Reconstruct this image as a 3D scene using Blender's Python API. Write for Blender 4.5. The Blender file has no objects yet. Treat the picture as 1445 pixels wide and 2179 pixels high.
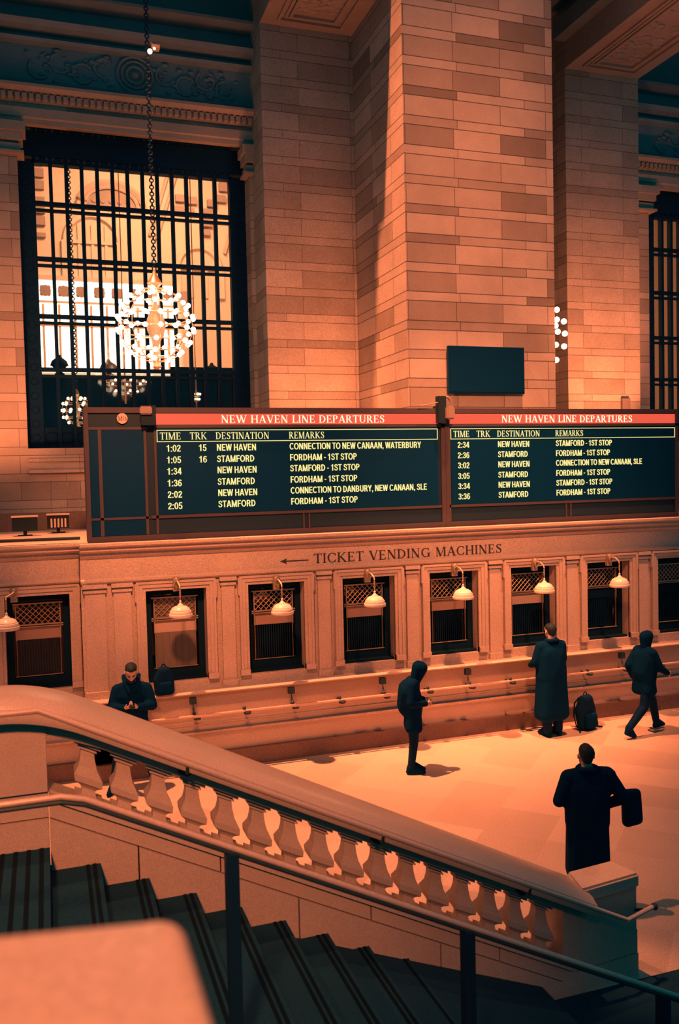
import bpy, bmesh, math, random
from mathutils import Vector, Matrix
random.seed(7)
S = bpy.context.scene
C = S.collection
PI = math.pi

# ------------------------------------------------------------------ camera, world, lights, exposure
CAMZ = 4.6
cam_d = bpy.data.cameras.new('camera'); cam = bpy.data.objects.new('camera', cam_d); C.objects.link(cam)
yaw, pitch, roll = [math.radians(a) for a in (18.748, 2.481, 1.310)]
fw = Vector((math.sin(yaw)*math.cos(pitch), math.cos(yaw)*math.cos(pitch), -math.sin(pitch)))
rt = Vector((math.cos(yaw), -math.sin(yaw), 0)); dn = fw.cross(rt)
r2 = rt*math.cos(roll)+dn*math.sin(roll); d2 = -rt*math.sin(roll)+dn*math.cos(roll)
cam.matrix_world = Matrix(((r2.x, -d2.x, -fw.x, 0), (r2.y, -d2.y, -fw.y, 0), (r2.z, -d2.z, -fw.z, CAMZ), (0, 0, 0, 1)))
cam_d.sensor_fit = 'VERTICAL'; cam_d.sensor_height = 36.0; cam_d.lens = 1840/2179*36
cam_d.clip_start = 0.05; cam_d.clip_end = 200
cam_d.dof.use_dof = True; cam_d.dof.focus_distance = 12.5; cam_d.dof.aperture_fstop = 2.4
S.camera = cam

world = bpy.data.worlds.new('hall_air'); S.world = world; world.use_nodes = True
bg = world.node_tree.nodes['Background']
bg.inputs[0].default_value = (0.0, 0.50, 0.70, 1); bg.inputs[1].default_value = 0.16

S.view_settings.view_transform = 'Standard'; S.view_settings.look = 'None'
S.view_settings.exposure = 0.0; S.view_settings.gamma = 1.0; S.view_settings.use_curve_mapping = False
S.cycles.max_bounces = 6; S.cycles.diffuse_bounces = 1; S.cycles.glossy_bounces = 3
S.cycles.transmission_bounces = 4; S.cycles.transparent_max_bounces = 12
S.cycles.use_denoising = True; S.cycles.sample_clamp_indirect = 4.0
S.cycles.caustics_reflective = False; S.cycles.caustics_refractive = False

ORANGE = (1.0, 0.285, 0.115)
def lamp(kind, name, loc, power, size=1.0, target=None, col=ORANGE, spot=None, blend=1.0, spread=None):
    d = bpy.data.lights.new(name, kind); o = bpy.data.objects.new(name, d); C.objects.link(o)
    d.energy = power; d.color = col; o.location = loc
    if kind == 'AREA': d.shape = 'DISK'; d.size = size
    else: d.shadow_soft_size = size
    if kind == 'AREA' and spread: d.spread = math.radians(spread)
    if spot: d.spot_size = math.radians(spot); d.spot_blend = blend
    if target is not None:
        o.rotation_euler = (Vector(target)-Vector(loc)).to_track_quat('-Z', 'Y').to_euler()
    return o
# high hall spotlights, added unseen fill spots, roof uplights, hall beyond the window
lamp('SPOT', 'hall_spotlight', (-4.5, 12.6, 33), 76000, .35, (2.4, 12.5, 0), spot=25, blend=1)
lamp('SPOT', 'side_spotlight', (-4.5, 12.6, 33.5), 96000, .35, (6.8, 15.6, 3.0), spot=22, blend=1)
lamp('SPOT', 'pier_fill_spot', (8.4, 3.0, 44), 146000, .8, (8.2, 15.2, 2.6), spot=13, blend=1)  # unseen spot added to brighten the pier front
lamp('SPOT', 'front_fill_spot', (.6, 7.0, 9.3), 4600, .4, (2.0, 13.5, 4.7), spot=46, blend=1)  # unseen mid-air spot added to light the left of the office front
lamp('SPOT', 'front_fill_spot', (5.2, 7.0, 9.3), 4200, .4, (7.2, 13.5, 4.7), spot=46, blend=1)  # second added mid-air spot, for the right of the office front
lamp('SPOT', 'stair_fill_spot', (-1.6, -1.2, 8.4), 3500, .4, (-.5, 5.2, 2.6), spot=46.5, blend=1)  # added source behind the camera, brightens the stair side wall
lamp('SPOT', 'parapet_fill_spot', (-1.0, -1.2, 7.8), 1250, .4, (-.3, .3, 4.1), spot=50, blend=1)  # unseen, put in to brighten the near parapet block
lamp('SPOT', 'balustrade_fill_spot', (-1.5, 7.6, 24), 8200, .3, (.5, 6.6, 2.7), spot=15, blend=1)  # added narrow spot for the balustrade cap, no fitting seen
lamp('SPOT', 'newel_fill_spot', (2.6, 7.8, 24), 13000, .2, (4.85, 6.45, .9), spot=3.8, blend=1)  # tight unseen spot added to pick out the newel cap
for x, p in ((-0.9, 1300), (2.2, 380), (5.45, 1250), (12.6, 2000), (15.2, 500)):
    lamp('SPOT', 'roof_uplight', (x, 14.5, 3.95), p, .25, (x, 17.75, 7.4 if x > 0 else 6.2), spot=52, blend=.9)
lamp('AREA', 'back_hall_light', (4, 27, 17), 1900, 5, (4, 29, 8), col=(1.0, .45, .22))
lamp('POINT', 'back_hall_lamp', (8.5, 27, 9.5), 800, .6, col=(1.0, .40, .17))

# ------------------------------------------------------------------ materials
def nt(name):
    m = bpy.data.materials.new(name); m.use_nodes = True
    t = m.node_tree; return m, t, t.nodes['Principled BSDF']
class N:
    def __init__(s, t): s.t = t
    def n(s, ty, **k):
        x = s.t.nodes.new(ty)
        for a, b in k.items(): setattr(x, a, b)
        return x
    def L(s, a, b): s.t.links.new(a, b)
    def m(s, op, a, b=None, c=None):
        x = s.n('ShaderNodeMath', operation=op)
        for i, v in enumerate((a, b, c)):
            if v is None: continue
            if isinstance(v, (int, float)): x.inputs[i].default_value = v
            else: s.L(v, x.inputs[i])
        return x.outputs[0]
    def mix(s, f, a, b):   # float mix a->b
        return s.m('ADD', a, s.m('MULTIPLY', f, s.m('SUBTRACT', b, a)))
def stone(name, col, rough=.6, speck=.32, vein=.16, ashlar=None, tiles=0.0, spec=.3, vscale=1.3, spscale=70.):
    m, t, p = nt(name); k = N(t)
    geo = k.n('ShaderNodeNewGeometry')
    pos = geo.outputs['Position']
    n1 = k.n('ShaderNodeTexNoise'); n1.inputs['Scale'].default_value = spscale; n1.inputs['Detail'].default_value = 1.0; k.L(pos, n1.inputs['Vector'])
    n2 = k.n('ShaderNodeTexNoise'); n2.inputs['Scale'].default_value = vscale; n2.inputs['Detail'].default_value = 6.0; n2.inputs['Roughness'].default_value = .62; k.L(pos, n2.inputs['Vector'])
    s1 = k.m('ADD', 1.0, k.m('MULTIPLY', k.m('SUBTRACT', n1.outputs['Fac'], .5), speck*3.0))
    s2 = k.m('ADD', 1.0, k.m('MULTIPLY', k.m('SUBTRACT', n2.outputs['Fac'], .5), vein*4.0))
    v = k.m('MULTIPLY', s1, s2)
    if ashlar:
        per, big, w1, w0, var, mort = ashlar
        sep = k.n('ShaderNodeSeparateXYZ'); k.L(pos, sep.inputs[0])
        sn = k.n('ShaderNodeSeparateXYZ'); k.L(geo.outputs['True Normal'], sn.inputs[0])
        side = k.m('GREATER_THAN', k.m('ABSOLUTE', sn.outputs[0]), .5)
        u = k.mix(side, k.m('ADD', sep.outputs[0], .46), k.m('ADD', sep.outputs[1], .38))
        z = k.m('ADD', sep.outputs[2], .102)
        row = k.m('FLOOR', k.m('DIVIDE', z, per))
        f = k.m('SUBTRACT', z, k.m('MULTIPLY', row, per))
        isb = k.m('LESS_THAN', f, big)
        lv = k.mix(isb, k.m('SUBTRACT', f, big), f)
        hb = k.mix(isb, per-big, big)
        w = k.mix(isb, w0, w1)
        uo = k.m('ADD', u, k.mix(isb, .62, 0.0))
        ci = k.m('FLOOR', k.m('DIVIDE', uo, w))
        lu = k.m('SUBTRACT', uo, k.m('MULTIPLY', ci, w))
        dv = k.m('MINIMUM', lv, k.m('SUBTRACT', hb, lv))
        du = k.m('MINIMUM', lu, k.m('SUBTRACT', w, lu))
        mo = k.m('LESS_THAN', k.m('MINIMUM', dv, k.m('MULTIPLY', du, 1.5)), mort)
        cv = k.n('ShaderNodeCombineXYZ'); k.L(ci, cv.inputs[0]); k.L(k.m('ADD', k.m('MULTIPLY', row, 2.0), isb), cv.inputs[1]); k.L(side, cv.inputs[2])
        wn = k.n('ShaderNodeTexWhiteNoise', noise_dimensions='3D'); k.L(cv.outputs[0], wn.inputs['Vector'])
        tone = k.m('SUBTRACT', 1.06, k.m('MULTIPLY', k.m('POWER', wn.outputs['Value'], 2.2), var))
        v = k.m('MULTIPLY', v, tone)
        v = k.m('MULTIPLY', v, k.m('SUBTRACT', 1.0, k.m('MULTIPLY', mo, .74)))
    if tiles:
        sep = k.n('ShaderNodeSeparateXYZ'); k.L(pos, sep.inputs[0])
        a = k.m('DIVIDE', k.m('ADD', sep.outputs[0], sep.outputs[1]), 1.15)
        b = k.m('DIVIDE', k.m('SUBTRACT', sep.outputs[0], sep.outputs[1]), 1.15)
        cv = k.n('ShaderNodeCombineXYZ'); k.L(k.m('FLOOR', a), cv.inputs[0]); k.L(k.m('FLOOR', b), cv.inputs[1])
        wn = k.n('ShaderNodeTexWhiteNoise', noise_dimensions='3D'); k.L(cv.outputs[0], wn.inputs['Vector'])
        v = k.m('MULTIPLY', v, k.m('SUBTRACT', 1.0+tiles*.3, k.m('MULTIPLY', k.m('POWER', wn.outputs['Value'], 2.), tiles)))
    mul = k.n('ShaderNodeVectorMath', operation='SCALE'); mul.inputs[0].default_value = col; k.L(v, mul.inputs['Scale'])
    k.L(mul.outputs[0], p.inputs['Base Color'])
    p.inputs['Roughness'].default_value = rough; p.inputs['Specular IOR Level'].default_value = spec
    return m
def plain(name, col, rough=.5, metal=0.0, spec=.4, noise=0.12, nscale=40.):
    m, t, p = nt(name); k = N(t)
    n1 = k.n('ShaderNodeTexNoise'); n1.inputs['Scale'].default_value = nscale; n1.inputs['Detail'].default_value = 3.0
    geo = k.n('ShaderNodeNewGeometry'); k.L(geo.outputs['Position'], n1.inputs['Vector'])
    s1 = k.m('ADD', 1.0, k.m('MULTIPLY', k.m('SUBTRACT', n1.outputs['Fac'], .5), noise*3))
    mul = k.n('ShaderNodeVectorMath', operation='SCALE'); mul.inputs[0].default_value = col; k.L(s1, mul.inputs['Scale'])
    k.L(mul.outputs[0], p.inputs['Base Color'])
    p.inputs['Roughness'].default_value = rough; p.inputs['Metallic'].default_value = metal; p.inputs['Specular IOR Level'].default_value = spec
    return m
def glow(name, col, strength, base=(.02, .02, .02)):
    m, t, p = nt(name)
    p.inputs['Base Color'].default_value = (*base, 1); p.inputs['Roughness'].default_value = .5
    p.inputs['Emission Color'].default_value = (*col, 1); p.inputs['Emission Strength'].default_value = strength
    return m
def glass(name):
    m, t, p = nt(name); k = N(t); t.nodes.remove(p)
    tr = k.n('ShaderNodeBsdfTransparent'); tr.inputs[0].default_value = (.97, .97, .97, 1)
    gl = k.n('ShaderNodeBsdfGlossy'); gl.inputs['Roughness'].default_value = .05
    mx = k.n('ShaderNodeMixShader'); mx.inputs[0].default_value = .04
    k.L(tr.outputs[0], mx.inputs[1]); k.L(gl.outputs[0], mx.inputs[2])
    k.L(mx.outputs[0], t.nodes['Material Output'].inputs['Surface'])
    return m
M = dict(
    pier=stone('ashlar_pier_stone', (.62, .47, .37), ashlar=(.54, .37, 1.0, 1.45, .62, .0085)),
    wall=stone('ashlar_wall_stone', (.64, .48, .38), ashlar=(.54, .37, 1.15, 1.5, .40, .006)),
    trim=stone('carved_trim_stone', (.55, .42, .34)),
    dark_trim=stone('shade_tinted_frieze_stone', (.26, .33, .35)),  # blue-grey tint puts the alcove's shade into the stone colour
    counter=stone('counter_limestone', (.66, .49, .38), rough=.5, vein=.10),
    plinth=stone('dark_plinth_marble', (.20, .13, .11), rough=.4),
    floor=stone('polished_floor_marble', (.72, .52, .40), rough=.38, vein=.07, tiles=.22, spec=.35, vscale=.8),
    balu=stone('balustrade_limestone', (.62, .46, .36), rough=.5, vein=.12, speck=.2, spscale=110.),
    cap=stone('balustrade_cap_marble', (.66, .49, .38), rough=.32, vein=.08, speck=.2, spscale=110., spec=.45),
    tread=stone('shade_painted_tread_stone', (.005, .050, .085), rough=.75, vein=.12, spec=.15),  # shade on the steps put into a blue-black base colour
    nosing=plain('dark_nosing_strip', (.0, .010, .018), .7, spec=.1),
    metal=plain('dark_bronze', (.004, .028, .062), .45, 0.0, .3),
    rail=plain('polished_brass_rail', (.92, .62, .46), .3, .35, .6),
    railbr=plain('blackened_bracket', (.02, .05, .06), .5),
    frame=plain('window_iron', (.003, .028, .068), .7, spec=.12),
    housing=plain('board_housing_paint', (.012, .034, .055), .55, spec=.25),
    bezel=plain('board_bezel_paint', (.075, .058, .066), .55, spec=.25),
    screen=plain('display_black_glass', (.001, .036, .092), .45, spec=.12, noise=0),
    cloth=plain('black_wool', (.001, .024, .066), .95, spec=.05),
    cloth2=plain('black_nylon', (.001, .021, .058), .8, spec=.1),
    skin=plain('skin', (.60, .40, .31), .5, noise=.05),
    hair=plain('dark_hair', (.015, .03, .035), .7, spec=.2),
    shade=plain('cream_lamp_glass', (.88, .72, .58), .3),
    brass=plain('aged_brass', (.50, .36, .24), .4, .3),
    sign=plain('tan_sign_board', (.42, .27, .20), .6),
    signlit=plain('pale_sign_board', (.62, .44, .33), .6),
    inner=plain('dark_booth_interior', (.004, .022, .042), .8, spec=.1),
    blind=plain('tan_roller_blind', (.22, .17, .13), .8),
    letter=plain('dark_letter_enamel', (.05, .05, .055), .5),
    band=glow('backlit_red_band', (1.0, .115, .060), .86),
    ltxt=glow('lit_cream_lettering', (1.0, .84, .55), 1.25),
    lyel=glow('lit_yellow_lettering', (1.0, .83, .30), 1.05),
    logo=plain('pale_emblem_disc', (.75, .50, .38), .6),
    bulb=glow('frosted_bulb_glass', (1.0, .80, .52), 7.0, (.9, .8, .7)),
    farbulb=glow('distant_bulb_glass', (1.0, .72, .42), 3.5, (.9, .8, .7)),
    blaze=glow('blazing_lit_glass', (1.0, .86, .60), 2.6, (.8, .8, .8)),
    gold=plain('gilded_metal', (.80, .50, .32), .35, .6),
    hall=stone('hall_plaster', (.72, .56, .44), speck=.10, vein=.05),
    halldeep=stone('hall_carved_plaster', (.36, .26, .21), speck=.3, vein=.2),
    halldark=plain('dark_hall_woodwork', (.004, .020, .045), .8, spec=.1),
    fixture=plain('grey_fixture_housing', (.012, .028, .04), .6, spec=.15),
    fixturelit=plain('pale_fixture_housing', (.62, .46, .38), .5),
    glass=glass('window_glass'),
    phone=plain('black_phone', (.01, .03, .04), .3),
    conduit=plain('grey_junction_box', (.30, .21, .18), .6),
)

# ------------------------------------------------------------------ builders
def link(name, me, mat, parent=None):
    o = bpy.data.objects.new(name, me); C.objects.link(o)
    if mat is not None: me.materials.append(M[mat] if isinstance(mat, str) else mat)
    if parent is not None: o.parent = parent
    return o
def wloc(p):
    v = Vector((0, 0, 0))
    while p is not None: v = v+p.location; p = p.parent
    return v
class B:
    """collects shapes in world coordinates; build() links them as ONE mesh object"""
    def __init__(s): s.bm = bmesh.new()
    def box(s, x0, x1, y0, y1, z0, z1):
        vs = [s.bm.verts.new(c) for c in ((x0,y0,z0),(x1,y0,z0),(x1,y1,z0),(x0,y1,z0),(x0,y0,z1),(x1,y0,z1),(x1,y1,z1),(x0,y1,z1))]
        for f in ((3,2,1,0),(4,5,6,7),(0,1,5,4),(1,2,6,5),(2,3,7,6),(3,0,4,7)): s.bm.faces.new([vs[i] for i in f])
        return s
    def hexa(s, pts):
        vs = [s.bm.verts.new(p) for p in pts]
        for f in ((3,2,1,0),(4,5,6,7),(0,1,5,4),(1,2,6,5),(2,3,7,6),(3,0,4,7)): s.bm.faces.new([vs[i] for i in f])
        return s
    def loft(s, loops, closed=True, caps=True):
        rows = [[s.bm.verts.new(p) for p in l] for l in loops]; n = len(rows[0])
        for a, b in zip(rows, rows[1:]):
            for i in range(n if closed else n-1):
                j = (i+1) % n
                s.bm.faces.new((a[i], a[j], b[j], b[i]))
        if caps:
            s.bm.faces.new(rows[0][::-1]); s.bm.faces.new(rows[-1])
        return s
    def prof(s, x0, x1, yz):         # closed (y,z) outline extruded along X
        return s.loft([[(x0, y, z) for y, z in yz], [(x1, y, z) for y, z in yz]])
    def poly(s, pts, d):             # polygon extruded by vector d
        d = Vector(d); return s.loft([[Vector(p) for p in pts], [Vector(p)+d for p in pts]])
    def tube(s, pts, r, n=10, rr=None):
        pts = [Vector(p) for p in pts]; loops = []
        for i, p in enumerate(pts):
            a = pts[max(i-1, 0)]; b = pts[min(i+1, len(pts)-1)]
            t = (b-a).normalized(); up = Vector((0, 0, 1)) if abs(t.z) < .95 else Vector((0, 1, 0))
            u = t.cross(up).normalized(); v = u.cross(t)
            q = rr[i] if rr else r
            loops.append([p+q*(math.cos(2*PI*k/n)*u+math.sin(2*PI*k/n)*v) for k in range(n)])
        return s.loft(loops)
    def lathe(s, c, prof, n=20, axis='Z'):
        c = Vector(c); loops = []
        for r, h in prof:
            if axis == 'Z': loops.append([c+Vector((r*math.cos(2*PI*k/n), r*math.sin(2*PI*k/n), h)) for k in range(n)])
            else: loops.append([c+Vector((r*math.cos(2*PI*k/n), h, r*math.sin(2*PI*k/n))) for k in range(n)])
        return s.loft(loops)
    def ball(s, c, r, sub=2, sc=(1, 1, 1)):
        mt = Matrix.Translation(c) @ Matrix.Diagonal((sc[0], sc[1], sc[2], 1))
        bmesh.ops.create_icosphere(s.bm, subdivisions=sub, radius=r, matrix=mt); return s
    def torus(s, c, R, r, n=24, m=8, axis='Z', a0=0, a1=2*PI):
        c = Vector(c); full = abs(a1-a0-2*PI) < 1e-6; pts = []
        for i in range(n+(0 if full else 1)):
            a = a0+(a1-a0)*i/n; l = []
            for j in range(m):
                b = 2*PI*j/m; q = R+r*math.cos(b); h = r*math.sin(b)
                l.append(c+(Vector((q*math.cos(a), q*math.sin(a), h)) if axis == 'Z' else Vector((q*math.cos(a), h, q*math.sin(a)))))
            pts.append(l)
        if full: pts.append(pts[0])
        rows = [[s.bm.verts.new(p) for p in l] for l in (pts[:-1] if full else pts)]
        if full: rows.append(rows[0])
        for a_, b_ in zip(rows, rows[1:]):
            for j in range(m): s.bm.faces.new((a_[j], a_[(j+1) % m], b_[(j+1) % m], b_[j]))
        return s
    def capsule(s, p0, r0, p1, r1, sub=2):
        p0 = Vector(p0); p1 = Vector(p1)
        t = bmesh.new()
        bmesh.ops.create_icosphere(t, subdivisions=sub, radius=r0, matrix=Matrix.Translation(p0))
        bmesh.ops.create_icosphere(t, subdivisions=sub, radius=r1, matrix=Matrix.Translation(p1))
        r = bmesh.ops.convex_hull(t, input=t.verts[:])
        junk = [g for g in r['geom_interior'] if isinstance(g, bmesh.types.BMVert)]
        bmesh.ops.delete(t, geom=junk, context='VERTS')
        loose = [v for v in t.verts if not v.link_faces]
        bmesh.ops.delete(t, geom=loose, context='VERTS')
        me = bpy.data.meshes.new('tmp'); t.to_mesh(me); t.free(); s.bm.from_mesh(me); bpy.data.meshes.remove(me)
        return s
    def hull(s, balls, sub=2):       # convex hull of spheres (centre, radius)
        t = bmesh.new()
        for c, r in balls: bmesh.ops.create_icosphere(t, subdivisions=sub, radius=r, matrix=Matrix.Translation(c))
        bmesh.ops.convex_hull(t, input=t.verts[:])
        loose = [v for v in t.verts if not v.link_faces]
        bmesh.ops.delete(t, geom=loose, context='VERTS')
        me = bpy.data.meshes.new('tmp'); t.to_mesh(me); t.free(); s.bm.from_mesh(me); bpy.data.meshes.remove(me)
        return s
    def bevel(s, w, seg=2):
        bmesh.ops.recalc_face_normals(s.bm, faces=s.bm.faces[:])
        es = [e for e in s.bm.edges if len(e.link_faces) == 2 and e.calc_face_angle(0) > .5]
        bmesh.ops.bevel(s.bm, geom=es, offset=w, segments=seg, affect='EDGES', clamp_overlap=True); return s
    def build(s, name, mat, parent=None, smooth=False, kind=None, local=False):
        if parent is not None and not local: bmesh.ops.translate(s.bm, verts=s.bm.verts[:], vec=-wloc(parent))
        bmesh.ops.recalc_face_normals(s.bm, faces=s.bm.faces[:])
        me = bpy.data.meshes.new(name); s.bm.to_mesh(me); s.bm.free()
        if smooth:
            for p in me.polygons: p.use_smooth = True
            if smooth != 'all': 
                try: me.set_sharp_from_angle(angle=math.radians(40))
                except Exception: pass
        o = link(name, me, mat, parent)
        if kind: o['kind'] = kind
        return o
    def remesh(s, name, mat, parent, voxel=.012, smooth=3, factor=.5):
        bmesh.ops.recalc_face_normals(s.bm, faces=s.bm.faces[:])
        me = bpy.data.meshes.new(name+'_raw'); s.bm.to_mesh(me); s.bm.free()
        t = bpy.data.objects.new('tmp', me); C.objects.link(t)
        md = t.modifiers.new('r', 'REMESH'); md.mode = 'VOXEL'; md.voxel_size = voxel; md.use_smooth_shade = True
        if smooth:
            sm = t.modifiers.new('s', 'SMOOTH'); sm.iterations = smooth; sm.factor = factor
        dg = bpy.context.evaluated_depsgraph_get(); dg.update()
        out = bpy.data.meshes.new_from_object(t.evaluated_get(dg)); out.name = name
        bpy.data.objects.remove(t); bpy.data.meshes.remove(me)
        for p in out.polygons: p.use_smooth = True
        out.materials.clear()
        return link(name, out, mat, parent)
def thing(name, label, cat, loc=(0, 0, 0), group=None, rz=0):
    o = bpy.data.objects.new(name, None); C.objects.link(o); o.location = loc; o.rotation_euler = (0, 0, rz)
    o.empty_display_size = .2
    o['label'] = label; o['category'] = cat
    if group: o['group'] = group
    return o
def tag(o, label, cat, group=None):
    o['label'] = label; o['category'] = cat
    if group: o['group'] = group
    return o
def struct(name, loc=(0, 0, 0), label=None, cat=None):
    o = bpy.data.objects.new(name, None); C.objects.link(o); o.location = loc; o['kind'] = 'structure'
    if label: o['label'] = label; o['category'] = cat
    return o
def st(o, label, cat):
    o['kind'] = 'structure'; o['label'] = label; o['category'] = cat; return o

# ------------------------------------------------------------------ lettering
TH, TN = .135, .055
def ring(cx, cy, rx, ry, tx, ty, a0, a1, n=18):
    o = []; i = []
    for k in range(n+1):
        a = math.radians(a0+(a1-a0)*k/n)
        o.append((cx+rx*math.cos(a), cy+ry*math.sin(a))); i.append((cx+(rx-tx)*math.cos(a), cy+(ry-ty)*math.sin(a)))
    return [[o[k], o[k+1], i[k+1], i[k]] for k in range(n)]
def rect(x0, y0, x1, y1): return [[(x0, y0), (x1, y0), (x1, y1), (x0, y1)]]
def diag(x0, y0, x1, y1, w): return [[(x0-w/2, y0), (x0+w/2, y0), (x1+w/2, y1), (x1-w/2, y1)]]
def serif(x, y, w=TH, o=.075): return rect(x-w/2-o, y, x+w/2+o, y+.042)
def stem(x, w=TH, lo=True, hi=True):
    r = rect(x-w/2, 0, x+w/2, 1)
    if lo: r += serif(x, 0, w)
    if hi: r += serif(x, .958, w)
    return r
def ribbon(pts):
    out = []
    L = []; R = []
    for i, (x, y, w) in enumerate(pts):
        a = pts[max(i-1, 0)]; b = pts[min(i+1, len(pts)-1)]
        dx, dy = b[0]-a[0], b[1]-a[1]; l = math.hypot(dx, dy) or 1
        L.append((x-dy/l*w/2, y+dx/l*w/2)); R.append((x+dy/l*w/2, y-dx/l*w/2))
    return [[L[i], L[i+1], R[i+1], R[i]] for i in range(len(pts)-1)]
def glyphs():
    g = {}
    g['I'] = (stem(.15), .30); g['L'] = (stem(.15)+rect(.15, 0, .60, TN)+rect(.555, 0, .60, .24), .64)
    g['E'] = (stem(.15)+rect(.15, 0, .60, TN)+rect(.555, 0, .60, .24)+rect(.15, .945, .57, 1)+rect(.525, .79, .57, 1)+rect(.15, .48, .47, .53)+rect(.43, .40, .47, .61), .66)
    g['T'] = (stem(.35, hi=False)+rect(.02, .945, .68, 1)+rect(.02, .79, .065, 1)+rect(.635, .79, .68, 1), .70)
    g['H'] = (stem(.15)+stem(.68)+rect(.15, .48, .68, .535), .84)
    g['N'] = (stem(.14, TN)+stem(.70, TN, lo=False)+diag(.15, 1, .68, 0, .17), .85)
    g['M'] = (stem(.14, TN)+stem(.85)+diag(.17, 1, .47, 0, .15)+diag(.80, 1, .47, 0, .06), 1.01)
    g['A'] = (diag(.40, 1, .10, 0, .06)+diag(.40, 1, .68, 0, .15)+rect(.20, .30, .58, .35)+serif(.10, 0, .06)+serif(.68, 0, .13), .80)
    g['V'] = (diag(.12, 1, .42, 0, .15)+diag(.70, 1, .42, 0, .06)+serif(.12, .958, .13)+serif(.70, .958, .06), .80)
    g['W'] = (diag(.12, 1, .38, 0, .15)+diag(.60, 1, .38, 0, .06)+diag(.56, 1, .84, 0, .15)+diag(1.08, 1, .84, 0, .06)+serif(.12, .958, .13)+serif(.58, .958, .1)+serif(1.08, .958, .06), 1.18)
    g['K'] = (stem(.15)+diag(.66, 1, .20, .42, .07)+diag(.32, .56, .70, 0, .16)+serif(.66, .958, .07)+serif(.70, 0, .12), .82)
    g['D'] = (stem(.15)+ring(.27, .5, .48, .5, TH, TN, -90, 90)+rect(.15, 0, .28, TN)+rect(.15, .945, .28, 1), .81)
    g['P'] = (stem(.15)+ring(.30, .735, .29, .265, TH, TN, -90, 90)+rect(.15, .47, .31, .525)+rect(.15, .945, .31, 1), .65)
    g['R'] = (stem(.15)+ring(.30, .745, .28, .255, TH, TN, -90, 90)+rect(.15, .49, .31, .545)+rect(.15, .945, .31, 1)+diag(.34, .52, .66, 0, .16)+serif(.68, 0, .10, .05), .78)
    g['U'] = (rect(.15-TH/2, .34, .15+TH/2, 1)+serif(.15, .958)+rect(.66, .34, .715, 1)+serif(.688, .958, TN)+ring(.40, .34, .3175, .34, .1, .06, 180, 360), .84)
    g['O'] = (ring(.44, .5, .40, .51, TH, TN, 0, 360, 30), .88)
    g['C'] = (ring(.45, .5, .40, .51, TH, TN, 45, 315, 26)+rect(.69, .68, .735, .95)+rect(.69, .06, .735, .30), .80)
    g['G'] = (ring(.45, .5, .40, .51, TH, TN, 45, 315, 26)+rect(.69, .68, .735, .95)+rect(.66, .04, .79, .44)+rect(.58, .40, .86, .44), .88)
    g['S'] = (ribbon([(.52, .80, .04), (.47, .92, .05), (.33, .97, .06), (.19, .93, .09), (.13, .79, .12), (.18, .65, .14), (.33, .54, .16), (.47, .42, .15), (.53, .25, .12), (.47, .09, .09), (.33, .03, .06), (.18, .06, .05), (.11, .20, .04)])+rect(.505, .72, .55, .97)+rect(.08, .03, .125, .28), .62)
    g[' '] = ([], .34)
    return g
G = glyphs()
def serif_text(bm, text, x0, x1, z0, h, y, dep):
    tot = sum(G[c][1] for c in text)+.06*(len(text)-1); sc = (x1-x0)/tot; x = x0
    for c in text:
        for pl in G[c][0]:
            bm.poly([(x+px*sc, y, z0+py*h) for px, py in pl], (0, -dep, 0))
        x += (G[c][1]+.06)*sc
def serif_words(text, x0, x1, z0, h, y, dep, name, mat, parent):
    tot = sum(G[c][1] for c in text)+.06*(len(text)-1); sc = (x1-x0)/tot; x = x0
    for w in text.split(' '):
        ww = (sum(G[c][1] for c in w)+.06*(len(w)-1))*sc
        b = B(); serif_text(b, w, x, x+ww, z0, h, y, dep); b.build(name, mat, parent); x += ww+(G[' '][1]+.12)*sc
SW = .165
def sstem(x): return rect(x-SW/2, 0, x+SW/2, 1)
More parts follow.
